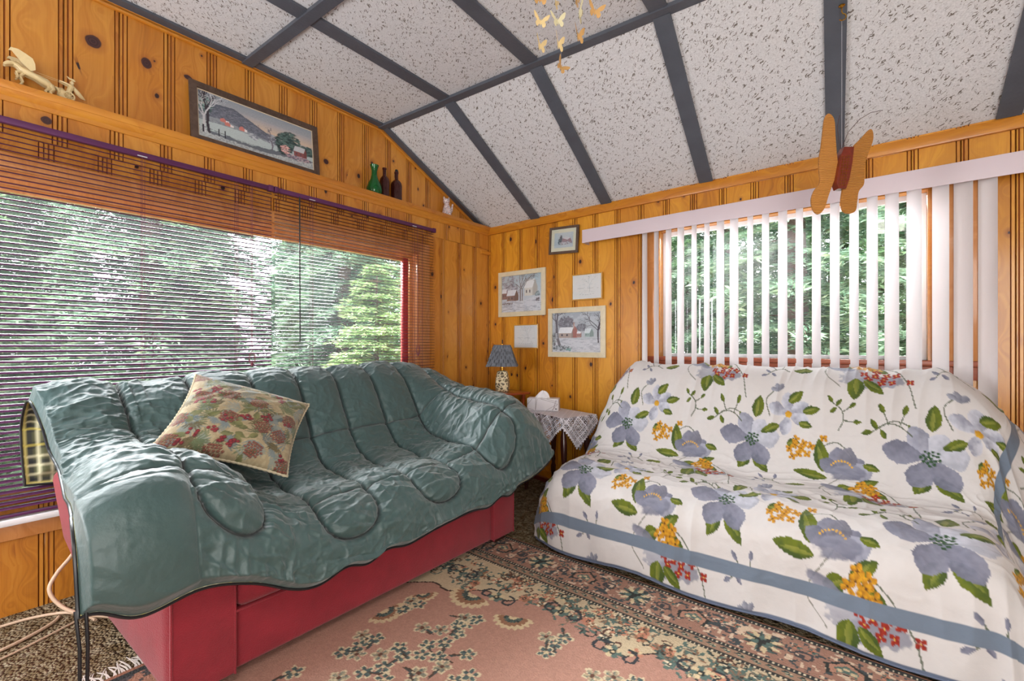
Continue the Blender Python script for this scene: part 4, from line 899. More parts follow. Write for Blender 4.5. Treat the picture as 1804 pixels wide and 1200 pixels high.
# ================================================================ corner stand, lamp, end table
r = empty('corner_stand', (.43, -.30, 0), -.25, label='small cherry wood stand with turned spindles in the corner under the lamp', cat='side table')
b = MB(); b.box(-.19, .20, -.15, .15, .775, .795, .004); 
for k in range(7): b.box(-.17 + k * .052, -.145 + k * .052, -.147, -.13, .762, .776, .002)
b.build('top', M['red_wood'], r)
b = MB(); b.box(-.17, .17, -.13, .13, .30, .318, .004); b.build('shelf', M['red_wood'], r)
for sx in (-.15, .15):
    for sy in (-.11, .11):
        b = MB(); b.lathe([(.014, 0), (.018, .05), (.011, .1), (.018, .2), (.018, .34), (.010, .4), (.019, .47), (.010, .54), (.016, .6), (.019, .66), (.010, .70), (.018, .74), (.018, .776)], sx, sy, 0, 14); b.build('leg', M['red_wood'], r)
lamp = empty('table_lamp', (.435, -.315, .795), .62, label='lamp with dark shingled shade and pebble mosaic base on the corner stand', cat='lamp')
M['pebble'] = bpy.data.materials.new('pebble_mosaic'); m = M['pebble']; m.use_nodes = True; nt = m.node_tree; tc = _n(nt, 'ShaderNodeTexCoord')
vo = _n(nt, 'ShaderNodeTexVoronoi'); vo.feature = 'DISTANCE_TO_EDGE'; vo.inputs['Scale'].default_value = 34; v2 = _n(nt, 'ShaderNodeTexVoronoi'); v2.inputs['Scale'].default_value = 34
for v in (vo, v2): nt.links.new(tc.outputs['Object'], v.inputs['Vector'])
s_ = _n(nt, 'ShaderNodeSeparateColor'); nt.links.new(v2.outputs['Color'], s_.inputs[0])
pc = ramp(nt, s_.outputs[0], [(0, lin((88, 78, 58))), (.4, lin((128, 110, 78))), (.7, lin((160, 144, 112))), (1, lin((70, 66, 52)))])
e_ = math_(nt, 'GREATER_THAN', vo.outputs['Distance'], .10); nt.links.new(mixc(nt, e_, lin((232, 214, 176)), pc), nt.nodes['Principled BSDF'].inputs['Base Color']); nt.nodes['Principled BSDF'].inputs['Roughness'].default_value = .3
bp = _n(nt, 'ShaderNodeBump'); bp.inputs['Distance'].default_value = .01; nt.links.new(math_(nt, 'MINIMUM', vo.outputs['Distance'], .3), bp.inputs['Height']); nt.links.new(bp.outputs[0], nt.nodes['Principled BSDF'].inputs['Normal'])
b = MB(); b.lathe([(.052, 0), (.060, .006), (.062, .02), (.064, .06), (.060, .11), (.052, .15), (.045, .175), (.02, .182)], n=28, sq=.45); b.build('base', M['pebble'], lamp, sm=50)
b = MB(); b.lathe([(.012, .18), (.012, .2), (.018, .203), (.018, .23), (.005, .235), (.004, .415), (.008, .418)], n=14); b.build('stem', M['brass'], lamp)
b = MB(); b.lathe([(.003, .0), (.005, .002), (.005, .03), (.003, .034), (.001, .035)], 0, 0, .418, 10, sq=0); b.build('finial', M['black'], lamp)
b = MB()
def shade_pt(u, f, d=0):   # f 0 bottom .. 1 top
    R = .128 + (.068 - .128) * f + d; z = .222 + .18 * f; c = [(1, -1), (1, 1), (-1, 1), (-1, -1)]; k = int(u) % 4; t = u - int(u); a, e = c[k], c[(k + 1) % 4]
    return (R * (a[0] + (e[0] - a[0]) * t), R * (a[1] + (e[1] - a[1]) * t), z)
rows = 6; rs = random.Random(5)
for side in range(4):
    for i in range(rows):
        n = 6; off = .5 * (i % 2) / n; 
        edges = [0] + [min(max((k + .0) / n + off, 0), 1) for k in range(0 if off else 1, n + (0 if off else 0))] + [1]; edges = sorted(set(round(e, 4) for e in edges))
        for e0, e1 in zip(edges, edges[1:]):
            g_ = .012; d0 = rs.uniform(.004, .009); f0 = i / rows - rs.uniform(0, .015); f1 = (i + 1) / rows + .02
            A = [shade_pt(side + e0 + g_, f0, d0), shade_pt(side + e1 - g_, f0, d0), shade_pt(side + min(e1, .999) - g_, f1, .0005), shade_pt(side + e0 + g_, f1, .0005)]
            B = [shade_pt(side + e0 + g_, f0, -.001), shade_pt(side + e1 - g_, f0, -.001), shade_pt(side + min(e1, .999) - g_, f1, -.002), shade_pt(side + e0 + g_, f1, -.002)]
            vs = [b.bm.verts.new(v) for v in A + B]
            for f in ((0, 1, 2, 3), (7, 6, 5, 4), (0, 4, 5, 1), (1, 5, 6, 2), (2, 6, 7, 3), (3, 7, 4, 0)): b.bm.faces.new([vs[k] for k in f])
M['shingle'] = mat('dark_grey_shingle', (104, 108, 116), .7, vary=(30, .3), bump=(90, .4)); b.build('lamp_shade', M['shingle'], lamp, sm=0)
b = MB(); k4 = [shade_pt(i, 0, -.003) for i in range(4)]; t4 = [shade_pt(i, 1, -.003) for i in range(4)]
for i in range(4): j = (i + 1) % 4; b.quad(k4[i], k4[j], t4[j], t4[i])
b.quad(*t4); b.build('shade_lining', M['black'], lamp, sm=0)
# end table with doily
TX, TY, TR_, TZ = .99, -.27, -.28, .655
r = empty('end_table', (TX, TY, 0), TR_, label='dark wood end table with splayed turned legs, under the white lace doily', cat='side table')
b = MB(); b.box(-.25, .25, -.17, .17, TZ - .022, TZ, .006); b.build('tabletop', M['dark_wood'], r)
for sx in (-1, 1):
    for sy in (-1, 1):
        b = MB(); z1 = TZ - .02; prof = [(.014, 0), (.017, .05), (.012, .08), (.021, .12), (.021, .16), (.013, .19), (.018, .22), (.013, .26), (.022, .34), (.026, .44), (.022, .5), (.014, .54), (.02, .57), (.022, z1)]
        Mx = Matrix.Translation((sx * .18, sy * .11, 0)) @ Matrix(((1, 0, -sx * .10, sx * .062), (0, 1, -sy * .06, sy * .036), (0, 0, 1, 0), (0, 0, 0, 1)))
        b.lathe(prof, n=16, M=Mx); b.build('leg', M['dark_wood'], r)
b = MB(); b.box(-.30, .215, -.12, -.085, .10, .135, .006); b.build('stretcher', M['red_wood2'] if 'red_wood2' in M else mat('dark_red_rail', (96, 32, 26), .35, coat=.4), r)
# doily: square cloth laid cornerwise, corners hang over the edges
M['lace'] = bpy.data.materials.new('white_crochet_lace'); m = M['lace']; m.use_nodes = True; nt = m.node_tree; bs = nt.nodes['Principled BSDF']; bs.inputs['Base Color'].default_value = lin((226, 222, 230)) + (1,); bs.inputs['Roughness'].default_value = .8
at = _n(nt, 'ShaderNodeAttribute'); at.attribute_name = 'hole'; tp = _n(nt, 'ShaderNodeBsdfTransparent'); mx = _n(nt, 'ShaderNodeMixShader'); nt.links.new(at.outputs['Fac'], mx.inputs[0]); nt.links.new(bs.outputs[0], mx.inputs[1]); nt.links.new(tp.outputs[0], mx.inputs[2]); nt.links.new(mx.outputs[0], nt.nodes['Material Output'].inputs[0])
n = 240; L_ = .36; g = np.linspace(-L_, L_, n); U, V_ = np.meshgrid(g, g, indexing='ij')
ang = math.radians(40); DX = U * math.cos(ang) - V_ * math.sin(ang); DY = U * math.sin(ang) + V_ * math.cos(ang)
ox = np.maximum(np.abs(DX) - .254, 0); oy = np.maximum(np.abs(DY) - .174, 0)
bx = .003; X_ = np.clip(DX, -.254, .254) + np.sign(DX) * .012 * (1 - np.exp(-ox / .03)); Y_ = np.clip(DY, -.174, .174) + np.sign(DY) * .012 * (1 - np.exp(-oy / .03))
Z_ = TZ + .002 - np.hypot(ox, oy) - 0; X_ = X_ + np.sign(DX) * np.sin(DY * 40) * .006 * (ox > 0); Y_ = Y_ + np.sign(DY) * np.sin(DX * 40) * .008 * (oy > 0)
e = np.maximum(np.abs(U), np.abs(V_)); al = np.where(np.abs(U) > np.abs(V_), V_, U)
cell = .06; cu = (U + L_) % cell / cell - .5; cv = (V_ + L_) % cell / cell - .5; rr = np.hypot(cu, cv); th = np.arctan2(cv, cu)
pet = np.abs(rr - (.30 + .10 * np.cos(8 * th))) < .045; sp_ = (np.abs(np.sin(4 * th)) < .28) & (rr < .42); ctr = rr < .08; edge_ = np.maximum(np.abs(cu), np.abs(cv)) > .46
lat = (np.abs((U * 160) % 1 - .5) < .17) | (np.abs((V_ * 160) % 1 - .5) < .17)
thread = pet | sp_ | ctr | edge_ | (lat & (rr > .42))
hole = np.where(thread, 0, 1.); hole[(np.abs(DX) < .254) & (np.abs(DY) < .174)] *= .25
hole[(e > L_ - .022)] = 0; scal = .012 * np.abs(np.sin(al * PI / .024)); hole[e > L_ - .014 + scal] = 1
P = np.stack([X_, Y_, Z_], -1); me = grid_mesh('lace_doily', P); a_ = me.attributes.new('hole', 'FLOAT', 'POINT'); a_.data.foreach_set('value', hole.reshape(-1).astype(np.float32))
o = link('lace_doily', me, M['lace'], label='white crochet lace doily draped cornerwise over the end table', cat='doily'); o.location = (TX, TY, 0); o.rotation_euler = (0, 0, TR_)
# tissue box
r = empty('tissue_box', (.83, -.25, TZ + .0045), .45, label='white tissue box with thin criss-cross lines on the lace-covered end table', cat='tissue box')
M['box_white'] = mat('white_card', (226, 222, 226), .5); b = MB(); b.box(-.13, .13, -.055, .06, 0, .1, .003); b.build('box', M['box_white'], r)
b = MB(); rl = random.Random(8); hub = [(-.06, .0), (.02, .1), (.09, .02), (-.125, .05), (.125, .06)]
for k in range(13):
    h0 = hub[k % 5]; a = rl.uniform(0, 2 * PI); p1 = [h0[0] + math.cos(a) * .3, h0[1] + math.sin(a) * .3]; p0 = [h0[0] - math.cos(a) * .3, h0[1] - math.sin(a) * .3]
    pts = []
    for t in np.linspace(0, 1, 121):
        x, z = p0[0] + (p1[0] - p0[0]) * t, p0[1] + (p1[1] - p0[1]) * t
        if -.127 < x < .127 and .003 < z < .097: pts.append((x, -.0554, z))
    if len(pts) > 1: b.tube([pts[0], pts[-1]], .0013, 4)
b.build('line_pattern', mat('dark_line', (120, 104, 104), .5), r)
b = MB(); b.lathe([(.0, .0), (.009, .0), (.009, .001), (.0, .001)], n=12, M=Matrix.Translation((.11, -.0552, .018)) @ Matrix.Rotation(PI / 2, 4, 'X') @ Matrix.Scale(.6, 4, (0, 1, 0))); b.build('logo', mat('grey_print', (110, 110, 118), .5), r)
nu, nv = 60, 24; P = np.zeros((nu, nv, 3))
for i in range(nu):
    a = 2 * PI * i / (nu - 1)
    for j in range(nv):
        f = j / (nv - 1); rx = .062 * (1 - f) ** .55 * (1 + .25 * math.sin(3 * a + 1) * f) + .002; ry = .018 * (1 - f) ** .4 * (1 + .5 * math.sin(5 * a + 3 * f)) + .001
        P[i, j] = (rx * math.cos(a) - .012 + .01 * f, ry * math.sin(a), .098 + .055 * f * (1 + .12 * math.cos(2 * a + .5)) + .004 * math.sin(7 * a))
link('tissue', grid_mesh('tissue', P), mat('tissue_paper', (238, 236, 240), .85), r)
# cables by the left wall
def cable(name, pts, rad, label, g=None):
    P = np.array(pts, float); q = herm(np.arange(len(P)), P, np.linspace(0, len(P) - 1, len(P) * 8)); b = MB(); b.tube([tuple(v) for v in q], rad, 8); return tag(b.build(name, M['cable'], sm=60), label, 'cable', group=g)
GC = 'beige cables on the carpet beside the sofa'
cable('cable', [(.44, -2.90, .02), (.38, -3.02, .07), (.33, -3.075, .115), (.295, -3.10, .175), (.27, -3.075, .225), (.25, -3.04, .26), (.21, -2.99, .30), (.20, -2.92, .31)], .0075, 'thick beige cable looping up behind the near end of the crimson sofa', GC)
cable('cable', [(.08, -3.7, .008), (.10, -3.42, .008), (.108, -3.228, .008), (.125, -3.127, .008), (.18, -3.04, .008), (.27, -2.985, .008), (.36, -2.965, .008)], .0065, 'beige cable lying on the carpet closest to the pine wall', GC)
cable('cable', [(.40, -3.7, .008), (.37, -3.42, .008), (.333, -3.24, .008), (.286, -3.143, .008), (.236, -3.08, .008), (.20, -3.06, .008)], .0065, 'beige cable on the carpet in the middle of the three, running to the loop', GC)
cable('cable', [(.47, -3.7, .006), (.45, -3.42, .006), (.404, -3.243, .006), (.357, -3.133, .006), (.315, -3.05, .006), (.30, -3.02, .006)], .004, 'thinnest beige cable on the carpet, nearest the camera beside the crimson sofa', GC)
# ================================================================ crimson sofa
SX, SY = .78, -2.06
sofa = empty('sofa', (SX, SY, 0), label='crimson upholstered sofa under the dark green comforter, in front of the big window', cat='sofa')
def sbox(name, x0, x1, y0, y1, z0, z1, bev, m='crimson', parent=None, seg=4, fl=1., **k):
    b = MB(); b.box(x0 - SX, x1 - SX, y0 - SY, y1 - SY, z0, z1, bev, seg)
    if fl and name == 'arm': bmesh.ops.bisect_plane(b.bm, geom=b.bm.verts[:] + b.bm.edges[:] + b.bm.faces[:], plane_co=(0, 0, .2), plane_no=(0, 0, 1)); bmesh.ops.bisect_plane(b.bm, geom=b.bm.verts[:] + b.bm.edges[:] + b.bm.faces[:], plane_co=(0, 0, .38), plane_no=(0, 0, 1))
    for v in b.bm.verts:
        x, y, z = v.co.x + SX, v.co.y + SY, v.co.z; g = min(max((z - .05) / .6, 0), 1.1)
        if y < -2.9: v.co.y -= .19 * (1 - (1 - min(z / .6, 1)) ** 1.6) * (1.25 - x) / 1.05 * fl
        if y > -1.21: v.co.y += .10 * g * fl
        if x < .5: v.co.x -= .11 * min(g * 2, 1) * (.5 - x) / .25 * fl
    return b.build(name, M[m], parent or sofa, **k)
sbox('base', .30, 1.235, -2.90, -1.22, .05, .27, .02)
sbox('arm', .32, 1.25, -2.93, -2.74, .05, .68, .05); sbox('arm', .32, 1.25, -1.36, -1.19, .05, .66, .05)
sbox('back', .27, .44, -2.92, -1.20, .06, .88, .07)
for a, b_ in ((-2.735, -2.06), (-2.055, -1.385)):
    sbox('seat_cushion', .47, 1.262, a, b_, .272, .44, .035, fl=0)
    sbox('back_cushion', .36, .50, a, b_, .43, .72, .05, fl=0)
sbox('front_panel', 1.235, 1.262, -2.925, -2.74, .06, .60, .006, fl=0); sbox('front_panel', 1.235, 1.262, -1.38, -1.195, .06, .60, .006, fl=0)
for (x, y) in ((1.17, -2.85), (1.17, -1.27), (.40, -2.84), (.40, -1.28)): sbox('leg', x - .045, x + .045, y - .045, y + .045, .0165, .06, .004, 'dark_wood', fl=0)
for y in (-2.925, -2.742, -1.378, -1.195):
    b = MB(); b.tube([(1.262 - SX, y - SY, .06), (1.262 - SX, y - SY, .6)], .0042, 8); b.build('piping', M['crimson'], sofa)
b = MB(); b.tube([(1.264 - SX, -2.74 - SY, .275), (1.264 - SX, -1.38 - SY, .275)], .0042, 8); b.build('piping', M['crimson'], sofa)
# ================================================================ comforter
#NETA
CY = [-3.145, -3.02, -2.86, -2.72, -2.58, -2.3, -1.95, -1.6, -1.38, -1.22, -1.08, -.95, -.84]
def crow(y, pts, dy=None): return [(x, y + (dy[i] if dy else 0), z) for i, (x, z) in enumerate(pts)]
arm = [(.075, .62), (.075, .86), (.20, .975), (.36, .92), (.50, .81), (.66, .765), (.92, .765), (1.14, .755), (1.275, .69), (1.335, .42)]
mid = [(.075, .62), (.075, .86), (.21, 1.01), (.36, .955), (.52, .74), (.66, .57), (.92, .515), (1.15, .52), (1.285, .46), (1.34, .30)]
def mixr(a, b_, t, dz=0): return [((1 - t) * p[0] + t * q[0], (1 - t) * p[1] + t * q[1] + dz) for p, q in zip(a, b_)]
CN = [
 [(.08, -3.155, .58), (.08, -3.165, .84), (.20, -3.15, .955), (.37, -3.13, .875), (.50, -3.12, .785), (.65, -3.11, .735), (.90, -3.12, .69), (1.12, -3.135, .70), (1.27, -3.15, .665), (1.335, -3.15, .47)],
 [(.078, -3.02, .57), (.075, -3.03, .85), (.20, -3.03, .985), (.37, -3.02, .915), (.50, -3.02, .81), (.65, -3.02, .765), (.90, -3.02, .755), (1.14, -3.03, .755), (1.275, -3.04, .69), (1.345, -3.05, .435)],
 crow(CY[2], arm), crow(CY[3], mixr(arm, mid, .35)), crow(CY[4], mixr(arm, mid, .9)), crow(CY[5], mid), crow(CY[6], mixr(mid, mid, 0, .012)),
 crow(CY[7], [(x, z + (.02 if i > 1 else 0)) for i, (x, z) in enumerate(mid)]),
 crow(CY[8], [(.075, .62), (.08, .86), (.215, 1.03), (.37, .965), (.53, .78), (.67, .64), (.92, .60), (1.15, .60), (1.285, .53), (1.34, .335)]),
 crow(CY[9], [(.08, .62), (.085, .86), (.23, 1.025), (.38, .955), (.54, .85), (.70, .79), (.92, .775), (1.14, .755), (1.27, .66), (1.335, .36)]),
 crow(CY[10], [(.085, .60), (.09, .84), (.25, .985), (.40, .925), (.56, .87), (.72, .85), (.92, .84), (1.13, .80), (1.26, .69), (1.335, .40)]),
 crow(CY[11], [(.10, .55), (.11, .78), (.26, .915), (.42, .885), (.57, .855), (.73, .84), (.92, .815), (1.12, .765), (1.25, .64), (1.325, .43)]),
 crow(CY[12], [(.14, .50), (.16, .68), (.28, .81), (.43, .79), (.58, .75), (.74, .70), (.92, .66), (1.10, .61), (1.22, .52), (1.31, .46)]),
]
CP, cs, ct, cku, ckv = net(CN, .0042)
#NETB
N0 = normals(CP)
if N0[N0.shape[0] // 2, N0.shape[1] // 2, 2] < 0: N0 = -N0
Sg, Tg = np.meshgrid(cs, ct, indexing='ij'); tb = ct[-1] - Tg; sL = Sg; sR = cs[-1] - Sg
yt = [-2.88, -2.61, -2.33, -2.08, -1.85, -1.6, -1.35, -1.10]; yf = [-2.86, -2.67, -2.46, -2.19, -1.97, -1.69, -1.46, -1.20]
st = np.interp(yt, CY, cku); sf = np.interp(yf, CY, cku)
w = np.clip(1 - tb / 1.3, 0, 1)
seam = [st[k] * (1 - w) + sf[k] * w + .012 * (vn(Tg * 5 + k * 7, Tg * 0, 5) - .5) for k in range(8)]
D = np.full(Sg.shape, 9.); TU = .135
for k in range(0, 8, 2):
    c = (seam[k] + seam[k + 1]) / 2; h = (seam[k + 1] - seam[k]) / 2; dx = np.abs(Sg - c); dy = np.maximum(0, TU + h - tb)
    D = np.minimum(D, np.abs(np.hypot(dx, dy) - h))
# quilting rows running along the sofa, inside the middle of the comforter
inside = (Sg > st[0] - .01) & (Sg < st[7] + .25)
rowd = np.full(Sg.shape, 9.)
for tr_, j in ((.36, .015), (.95, .02)): rowd = np.minimum(rowd, np.abs(tb - tr_ - j * (vn(Sg * 4, Sg * 0, 9) - .5)))
armseam = np.abs(tb - .33 - .03 * np.sin(Sg * 9)); rowd = np.where(Sg < st[0], armseam, rowd)
puff = .030 * (1 - np.exp(-D / .026)) - .012 * np.exp(-(D / .007) ** 2) - .008 * np.exp(-(rowd / .007) ** 2) + .010 * (1 - np.exp(-rowd / .04))
rid = lambda a: 1 - 2 * np.abs(a - .5)
gath = (rid(vn(Sg * 5 + .4 * Tg, Tg * 34 + 3 * vn(Sg * 6, Tg * 6, 3), 21)) - .5) * .010 * np.exp(-D / .055)
n1_ = Sg * 3.2 + Tg * 2.0 + 1.8 * vn(Sg * 3, Tg * 3, 8); n2_ = Tg * 12 - Sg * 4 + 1.2 * vn(Sg * 5, Tg * 5, 9)
wr = rid(fbm(n1_, n2_, 31, 2)) ** 4 * .009 - rid(vn(n1_ * 1.7 + 3, n2_ * 1.6, 37)) ** 5 * .005
wr2 = rid(fbm(Sg * 9 - Tg * 5 + 2 * vn(Sg * 4, Tg * 4, 18), Tg * 22 + Sg * 9, 35, 2)) ** 4 * .007 + rid(fbm(Sg * 24 + Tg * 8 + vn(Sg * 6, Tg * 6, 19), Tg * 12 - Sg * 6, 36, 2)) ** 5 * .004
big = (fbm(Sg * 2.2, Tg * 2.2, 41) - .5) * .05
hemg = (rid(vn(Sg * 26 + 2 * vn(Sg * 5, Tg * 5, 4), Tg * 4, 51)) - .5) * .022 * np.exp(-(tb / .12) ** 2) * (Sg > st[0])
armw = (rid(fbm(Sg * 4 + Tg * 1.5, Tg * 13 + Sg * 2, 61)) - .5) * .022 * ((Sg < st[0] + .1) * np.clip((tb - .28) / .2, 0, 1))
calm = np.where((Sg < st[0]) & (tb < .3), .25, 1.) * (1 - .5 * ((Sg > st[0] + .05) & (Sg < st[7])) * np.exp(-((tb - 1.15) / .28) ** 2))
armp = .034 * np.sqrt(np.clip(np.sin(PI * np.clip(tb / .34, 0, 1)), 0, 1)) * np.sqrt(np.clip(np.sin(PI * np.clip(Sg / st[0], 0, 1)), 0, 1))
disp = armp + puff + (gath + wr + wr2 + hemg + armw) * calm + big * .6
edge = np.minimum(np.minimum(Sg, sR), np.minimum(Tg, tb)); disp *= np.clip(edge / .03, .15, 1)
CS = CP + N0 * disp[..., None]
hw = .010 * np.sin(Sg * 19 + 2 * np.sin(Sg * 7)) * np.exp(-(tb / .08) ** 2); CS[..., 2] += hw * 1.2
CS[..., 0] = np.maximum(CS[..., 0], .068)
M['teal'] = mat('dark_green_nylon', (62, 90, 88), .53, spec=.9, attr=True, sheen=.3, vary=(3, .06), bump=(42, .3))
M['teal'].node_tree.nodes['Principled BSDF'].inputs['Coat Weight'].default_value = .0; M['teal'].node_tree.nodes['Principled BSDF'].inputs['Coat Roughness'].default_value = .35
cc_ = np.empty(CS.shape); cc_[:] = lin((44, 76, 75)); thr_ = np.clip(1.4 - np.minimum(D, np.where(rowd < .02, rowd * 1.8, 9)) / .0055, 0, 1)[..., None]; cc_ = cc_ * (1 - thr_) + np.asarray(lin((14, 24, 27))) * thr_
comf = link('comforter', grid_mesh('comforter', CS, cc_), M['teal'], label='dark green quilted comforter spread over the crimson sofa', cat='comforter')
q = 2; i0 = np.unique(np.r_[np.arange(0, len(cs), q), len(cs) - 1]); j0 = np.unique(np.r_[np.arange(0, len(ct), q), len(ct) - 1]); ix = np.ix_(i0, j0)
under = CP[ix] + N0[ix] * (disp[ix] * np.clip(1 - edge[ix] / .05, 0, 1) - .012 * np.clip(edge[ix] / .05, 0, 1))[..., None]; under[..., 2] += hw[ix] * 1.2; under[..., 0] = np.maximum(under[..., 0], .07)
pt = Paint(Sg[ix], Tg[ix], (96, 98, 70))
for k, (per, col, wd_, al) in enumerate([(.07, (26, 30, 44), .026, .85), (.035, (220, 214, 178), .0045, .9), (.07, (206, 190, 90), .004, .9)]):
    for G in (pt.X, pt.Y): pt.mix((((G + k * .031) % per) < wd_) * al * .8, col)
M['plaid'] = mat('plaid_flannel', (90, 90, 60), .9, attr=True)
link('lining', grid_mesh('lining', under, pt.c), M['plaid'], comf, label='plaid flannel lining')
def border(P, step=3):
    e = [P[::step, 0], P[-1, ::step], P[::-step, -1], P[0, ::-step]]; return np.concatenate(e)
b = MB(); bp_ = border(CS); bp_ = np.vstack([bp_, bp_[:1]]); b.tube([tuple(v) for v in bp_], .0048, 7, cap=False); b.build('edge_piping', M['black'], comf, label='black edge piping')
b = MB()
for k in range(2): b.tube([(1.335 + .006 * k, -3.155 + k * .02, .49), (1.36, -3.15 + k * .016, .40), (1.362, -3.15 + k * .014, .25), (1.365 + .01 * k, -3.15 + k * .012, .10), (1.39 + k * .02, -3.15 + k * .03, .012), (1.46 + k * .03, -3.20, .008)], .0042, 7)
b.build('drawstring', M['black'], comf, label='black drawstring')
# ================================================================ tapestry pillow
c00, c10, c11, c01 = [np.array(v) for v in ((.83, -2.885, .80), (.97, -2.43, .62), (.66, -2.17, .885), (.52, -2.64, 1.06))]
n = 150; u = np.linspace(0, 1, n); U, V_ = np.meshgrid(u, u, indexing='ij'); U3, V3 = U[..., None], V_[..., None]
base = c00 * (1 - U3) * (1 - V3) + c10 * U3 * (1 - V3) + c11 * U3 * V3 + c01 * (1 - U3) * V3
nn = np.cross(c10 - c00, c01 - c00); nn /= np.linalg.norm(nn); nn = nn if nn[0] > 0 else -nn
a = np.clip(4 * U * (1 - U), 0, 1) ** .42 * np.clip(4 * V_ * (1 - V_), 0, 1) ** .42
pin = 1 - .05 * (1 - a); ctr = (c00 + c10 + c11 + c01) / 4
lipx = (U - .5); lipy = (V_ - .5); pinch = .055 * (4 * U * (1 - U) * (2 * lipy) ** 2)[..., None] * (-np.sign(lipy))[..., None] * (c01 - c00) * .8 + .055 * (4 * V_ * (1 - V_) * (2 * lipx) ** 2)[..., None] * (-np.sign(lipx))[..., None] * (c10 - c00) * .8
crease = (rid(fbm(U * 4 + 1, V_ * 7 - U * 4, 71)) - .5) * .012 * a
front = base + pinch + nn * (.085 * a + crease)[..., None]; back = base + pinch - nn * (.060 * a)[..., None]
pl = Paint(U * .48, V_ * .48, (160, 144, 112)); rr_ = random.Random(12)
pl.mix((fbm(pl.X * 90, pl.Y * 90, 2) > .55) * .35, (190, 176, 142))
def fern(x, y, a, L, col, nb=9):
    for k in range(nb):
        t = k / nb; b2 = a + (t - .5) * 2.3; pl.petal(x, y, L * rr_.uniform(.7, 1), .007, b2, col, col, .85, k)
for i in range(120): fern(rr_.uniform(0, .48), rr_.uniform(0, .48), rr_.uniform(0, 6.28), rr_.uniform(.035, .075), rr_.choice([(82, 98, 102), (112, 126, 128), (78, 88, 56), (98, 110, 78), (130, 138, 130), (88, 78, 48)]), rr_.choice([6, 8, 10]))
for i in range(26):
    x, y = rr_.uniform(.02, .46), rr_.uniform(.02, .46); a_ = rr_.uniform(0, 6.28)
    for k in range(2): pl.petal(x, y, .05, .026, a_ + k * 2, (78, 84, 46), (118, 120, 72), .9, k)
for i in range(13):
    x, y = (i % 4) * .13 + rr_.uniform(0, .07), (i // 4) * .13 + rr_.uniform(0, .07); a_ = rr_.uniform(-.8, .8); c_, s_2 = math.cos(a_), math.sin(a_)
    for r1 in range(6):
        wv_ = .030 * math.sin(PI * (r1 + 1.2) / 8)
        for k in range(5):
            dx = (k - 2 + .5 * (r1 % 2)) * wv_ * .5; dy = r1 * .011 - .03; X_, Y_ = x + dx * c_ - dy * s_2, y + dx * s_2 + dy * c_
            pl.ell(X_, Y_, .0075, .0062, a_, (84, 40, 34), .95, .2, k, soft=.3); pl.ell(X_, Y_ + .001, .0045, .0036, a_, (150, 88, 70), .9, .2, k, soft=.4)
for i in range(20):
    x, y = rr_.uniform(.02, .46), rr_.uniform(.02, .46)
    for k in range(5): X_, Y_ = x + rr_.uniform(-.016, .016), y + rr_.uniform(-.016, .016); pl.ell(X_, Y_, .0085, .0085, 0, (82, 20, 30), .95, .1, 1); pl.ell(X_ - .001, Y_ + .001, .0055, .0055, 0, (146, 42, 50), .9, .1, 1)
M['tapestry'] = mat('woven_tapestry', (190, 170, 130), .85, attr=True, bump=(260, .35), sheen=.2)
pil = empty('throw_pillow', tuple(ctr - nn * .03), label='cream tapestry pillow with red berries and pine cones leaning on the green comforter', cat='pillow')
pc_ = ctr - nn * .03
link('cover', grid_mesh('cover', front - pc_, pl.c), M['tapestry'], pil)
link('cover_back', grid_mesh('cover_back', back[::2, ::2][::-1] - pc_, pl.c[::2, ::2][::-1]), M['tapestry'], pil)
b = MB(); bd = border(base + pinch - pc_, 2); b.tube([tuple(v) for v in np.vstack([bd, bd[:1]])], [.0058 + .0016 * math.sin(k * 2.1) for k in range(len(bd) + 1)], 8, cap=False); b.build('cord_trim', mat('beige_cord', (196, 184, 156), .8), pil)
# ================================================================ floral sofa
FX, FY = 2.45, -.65
s2 = empty('sofa', (FX, FY, 0), label='sofa hidden beneath the white floral spread, in front of the vertical blind', cat='sofa')
def fbox(name, x0, x1, y0, y1, z0, z1, bev, m, lean=0):
    b = MB(); b.box(x0 - FX, x1 - FX, y0 - FY, y1 - FY, z0, z1, bev, 3)
    for v in b.bm.verts: v.co.y += lean * max(v.co.z - .4, 0)
    return b.build(name, M[m], s2)
M['cream'] = mat('cream_upholstery', (206, 196, 180), .9)
fbox('base', 1.58, 3.26, -1.05, -.22, .07, .24, .02, 'dark_wood'); fbox('seat', 1.59, 3.25, -1.08, -.50, .24, .415, .05, 'cream'); fbox('backrest', 1.66, 3.22, -.50, -.34, .30, .96, .05, 'cream', .26)
for x in (1.64, 3.20):
    for y in (-1.0, -.28): fbox('leg', x - .03, x + .03, y - .03, y + .03, .0, .07, .004, 'dark_wood')
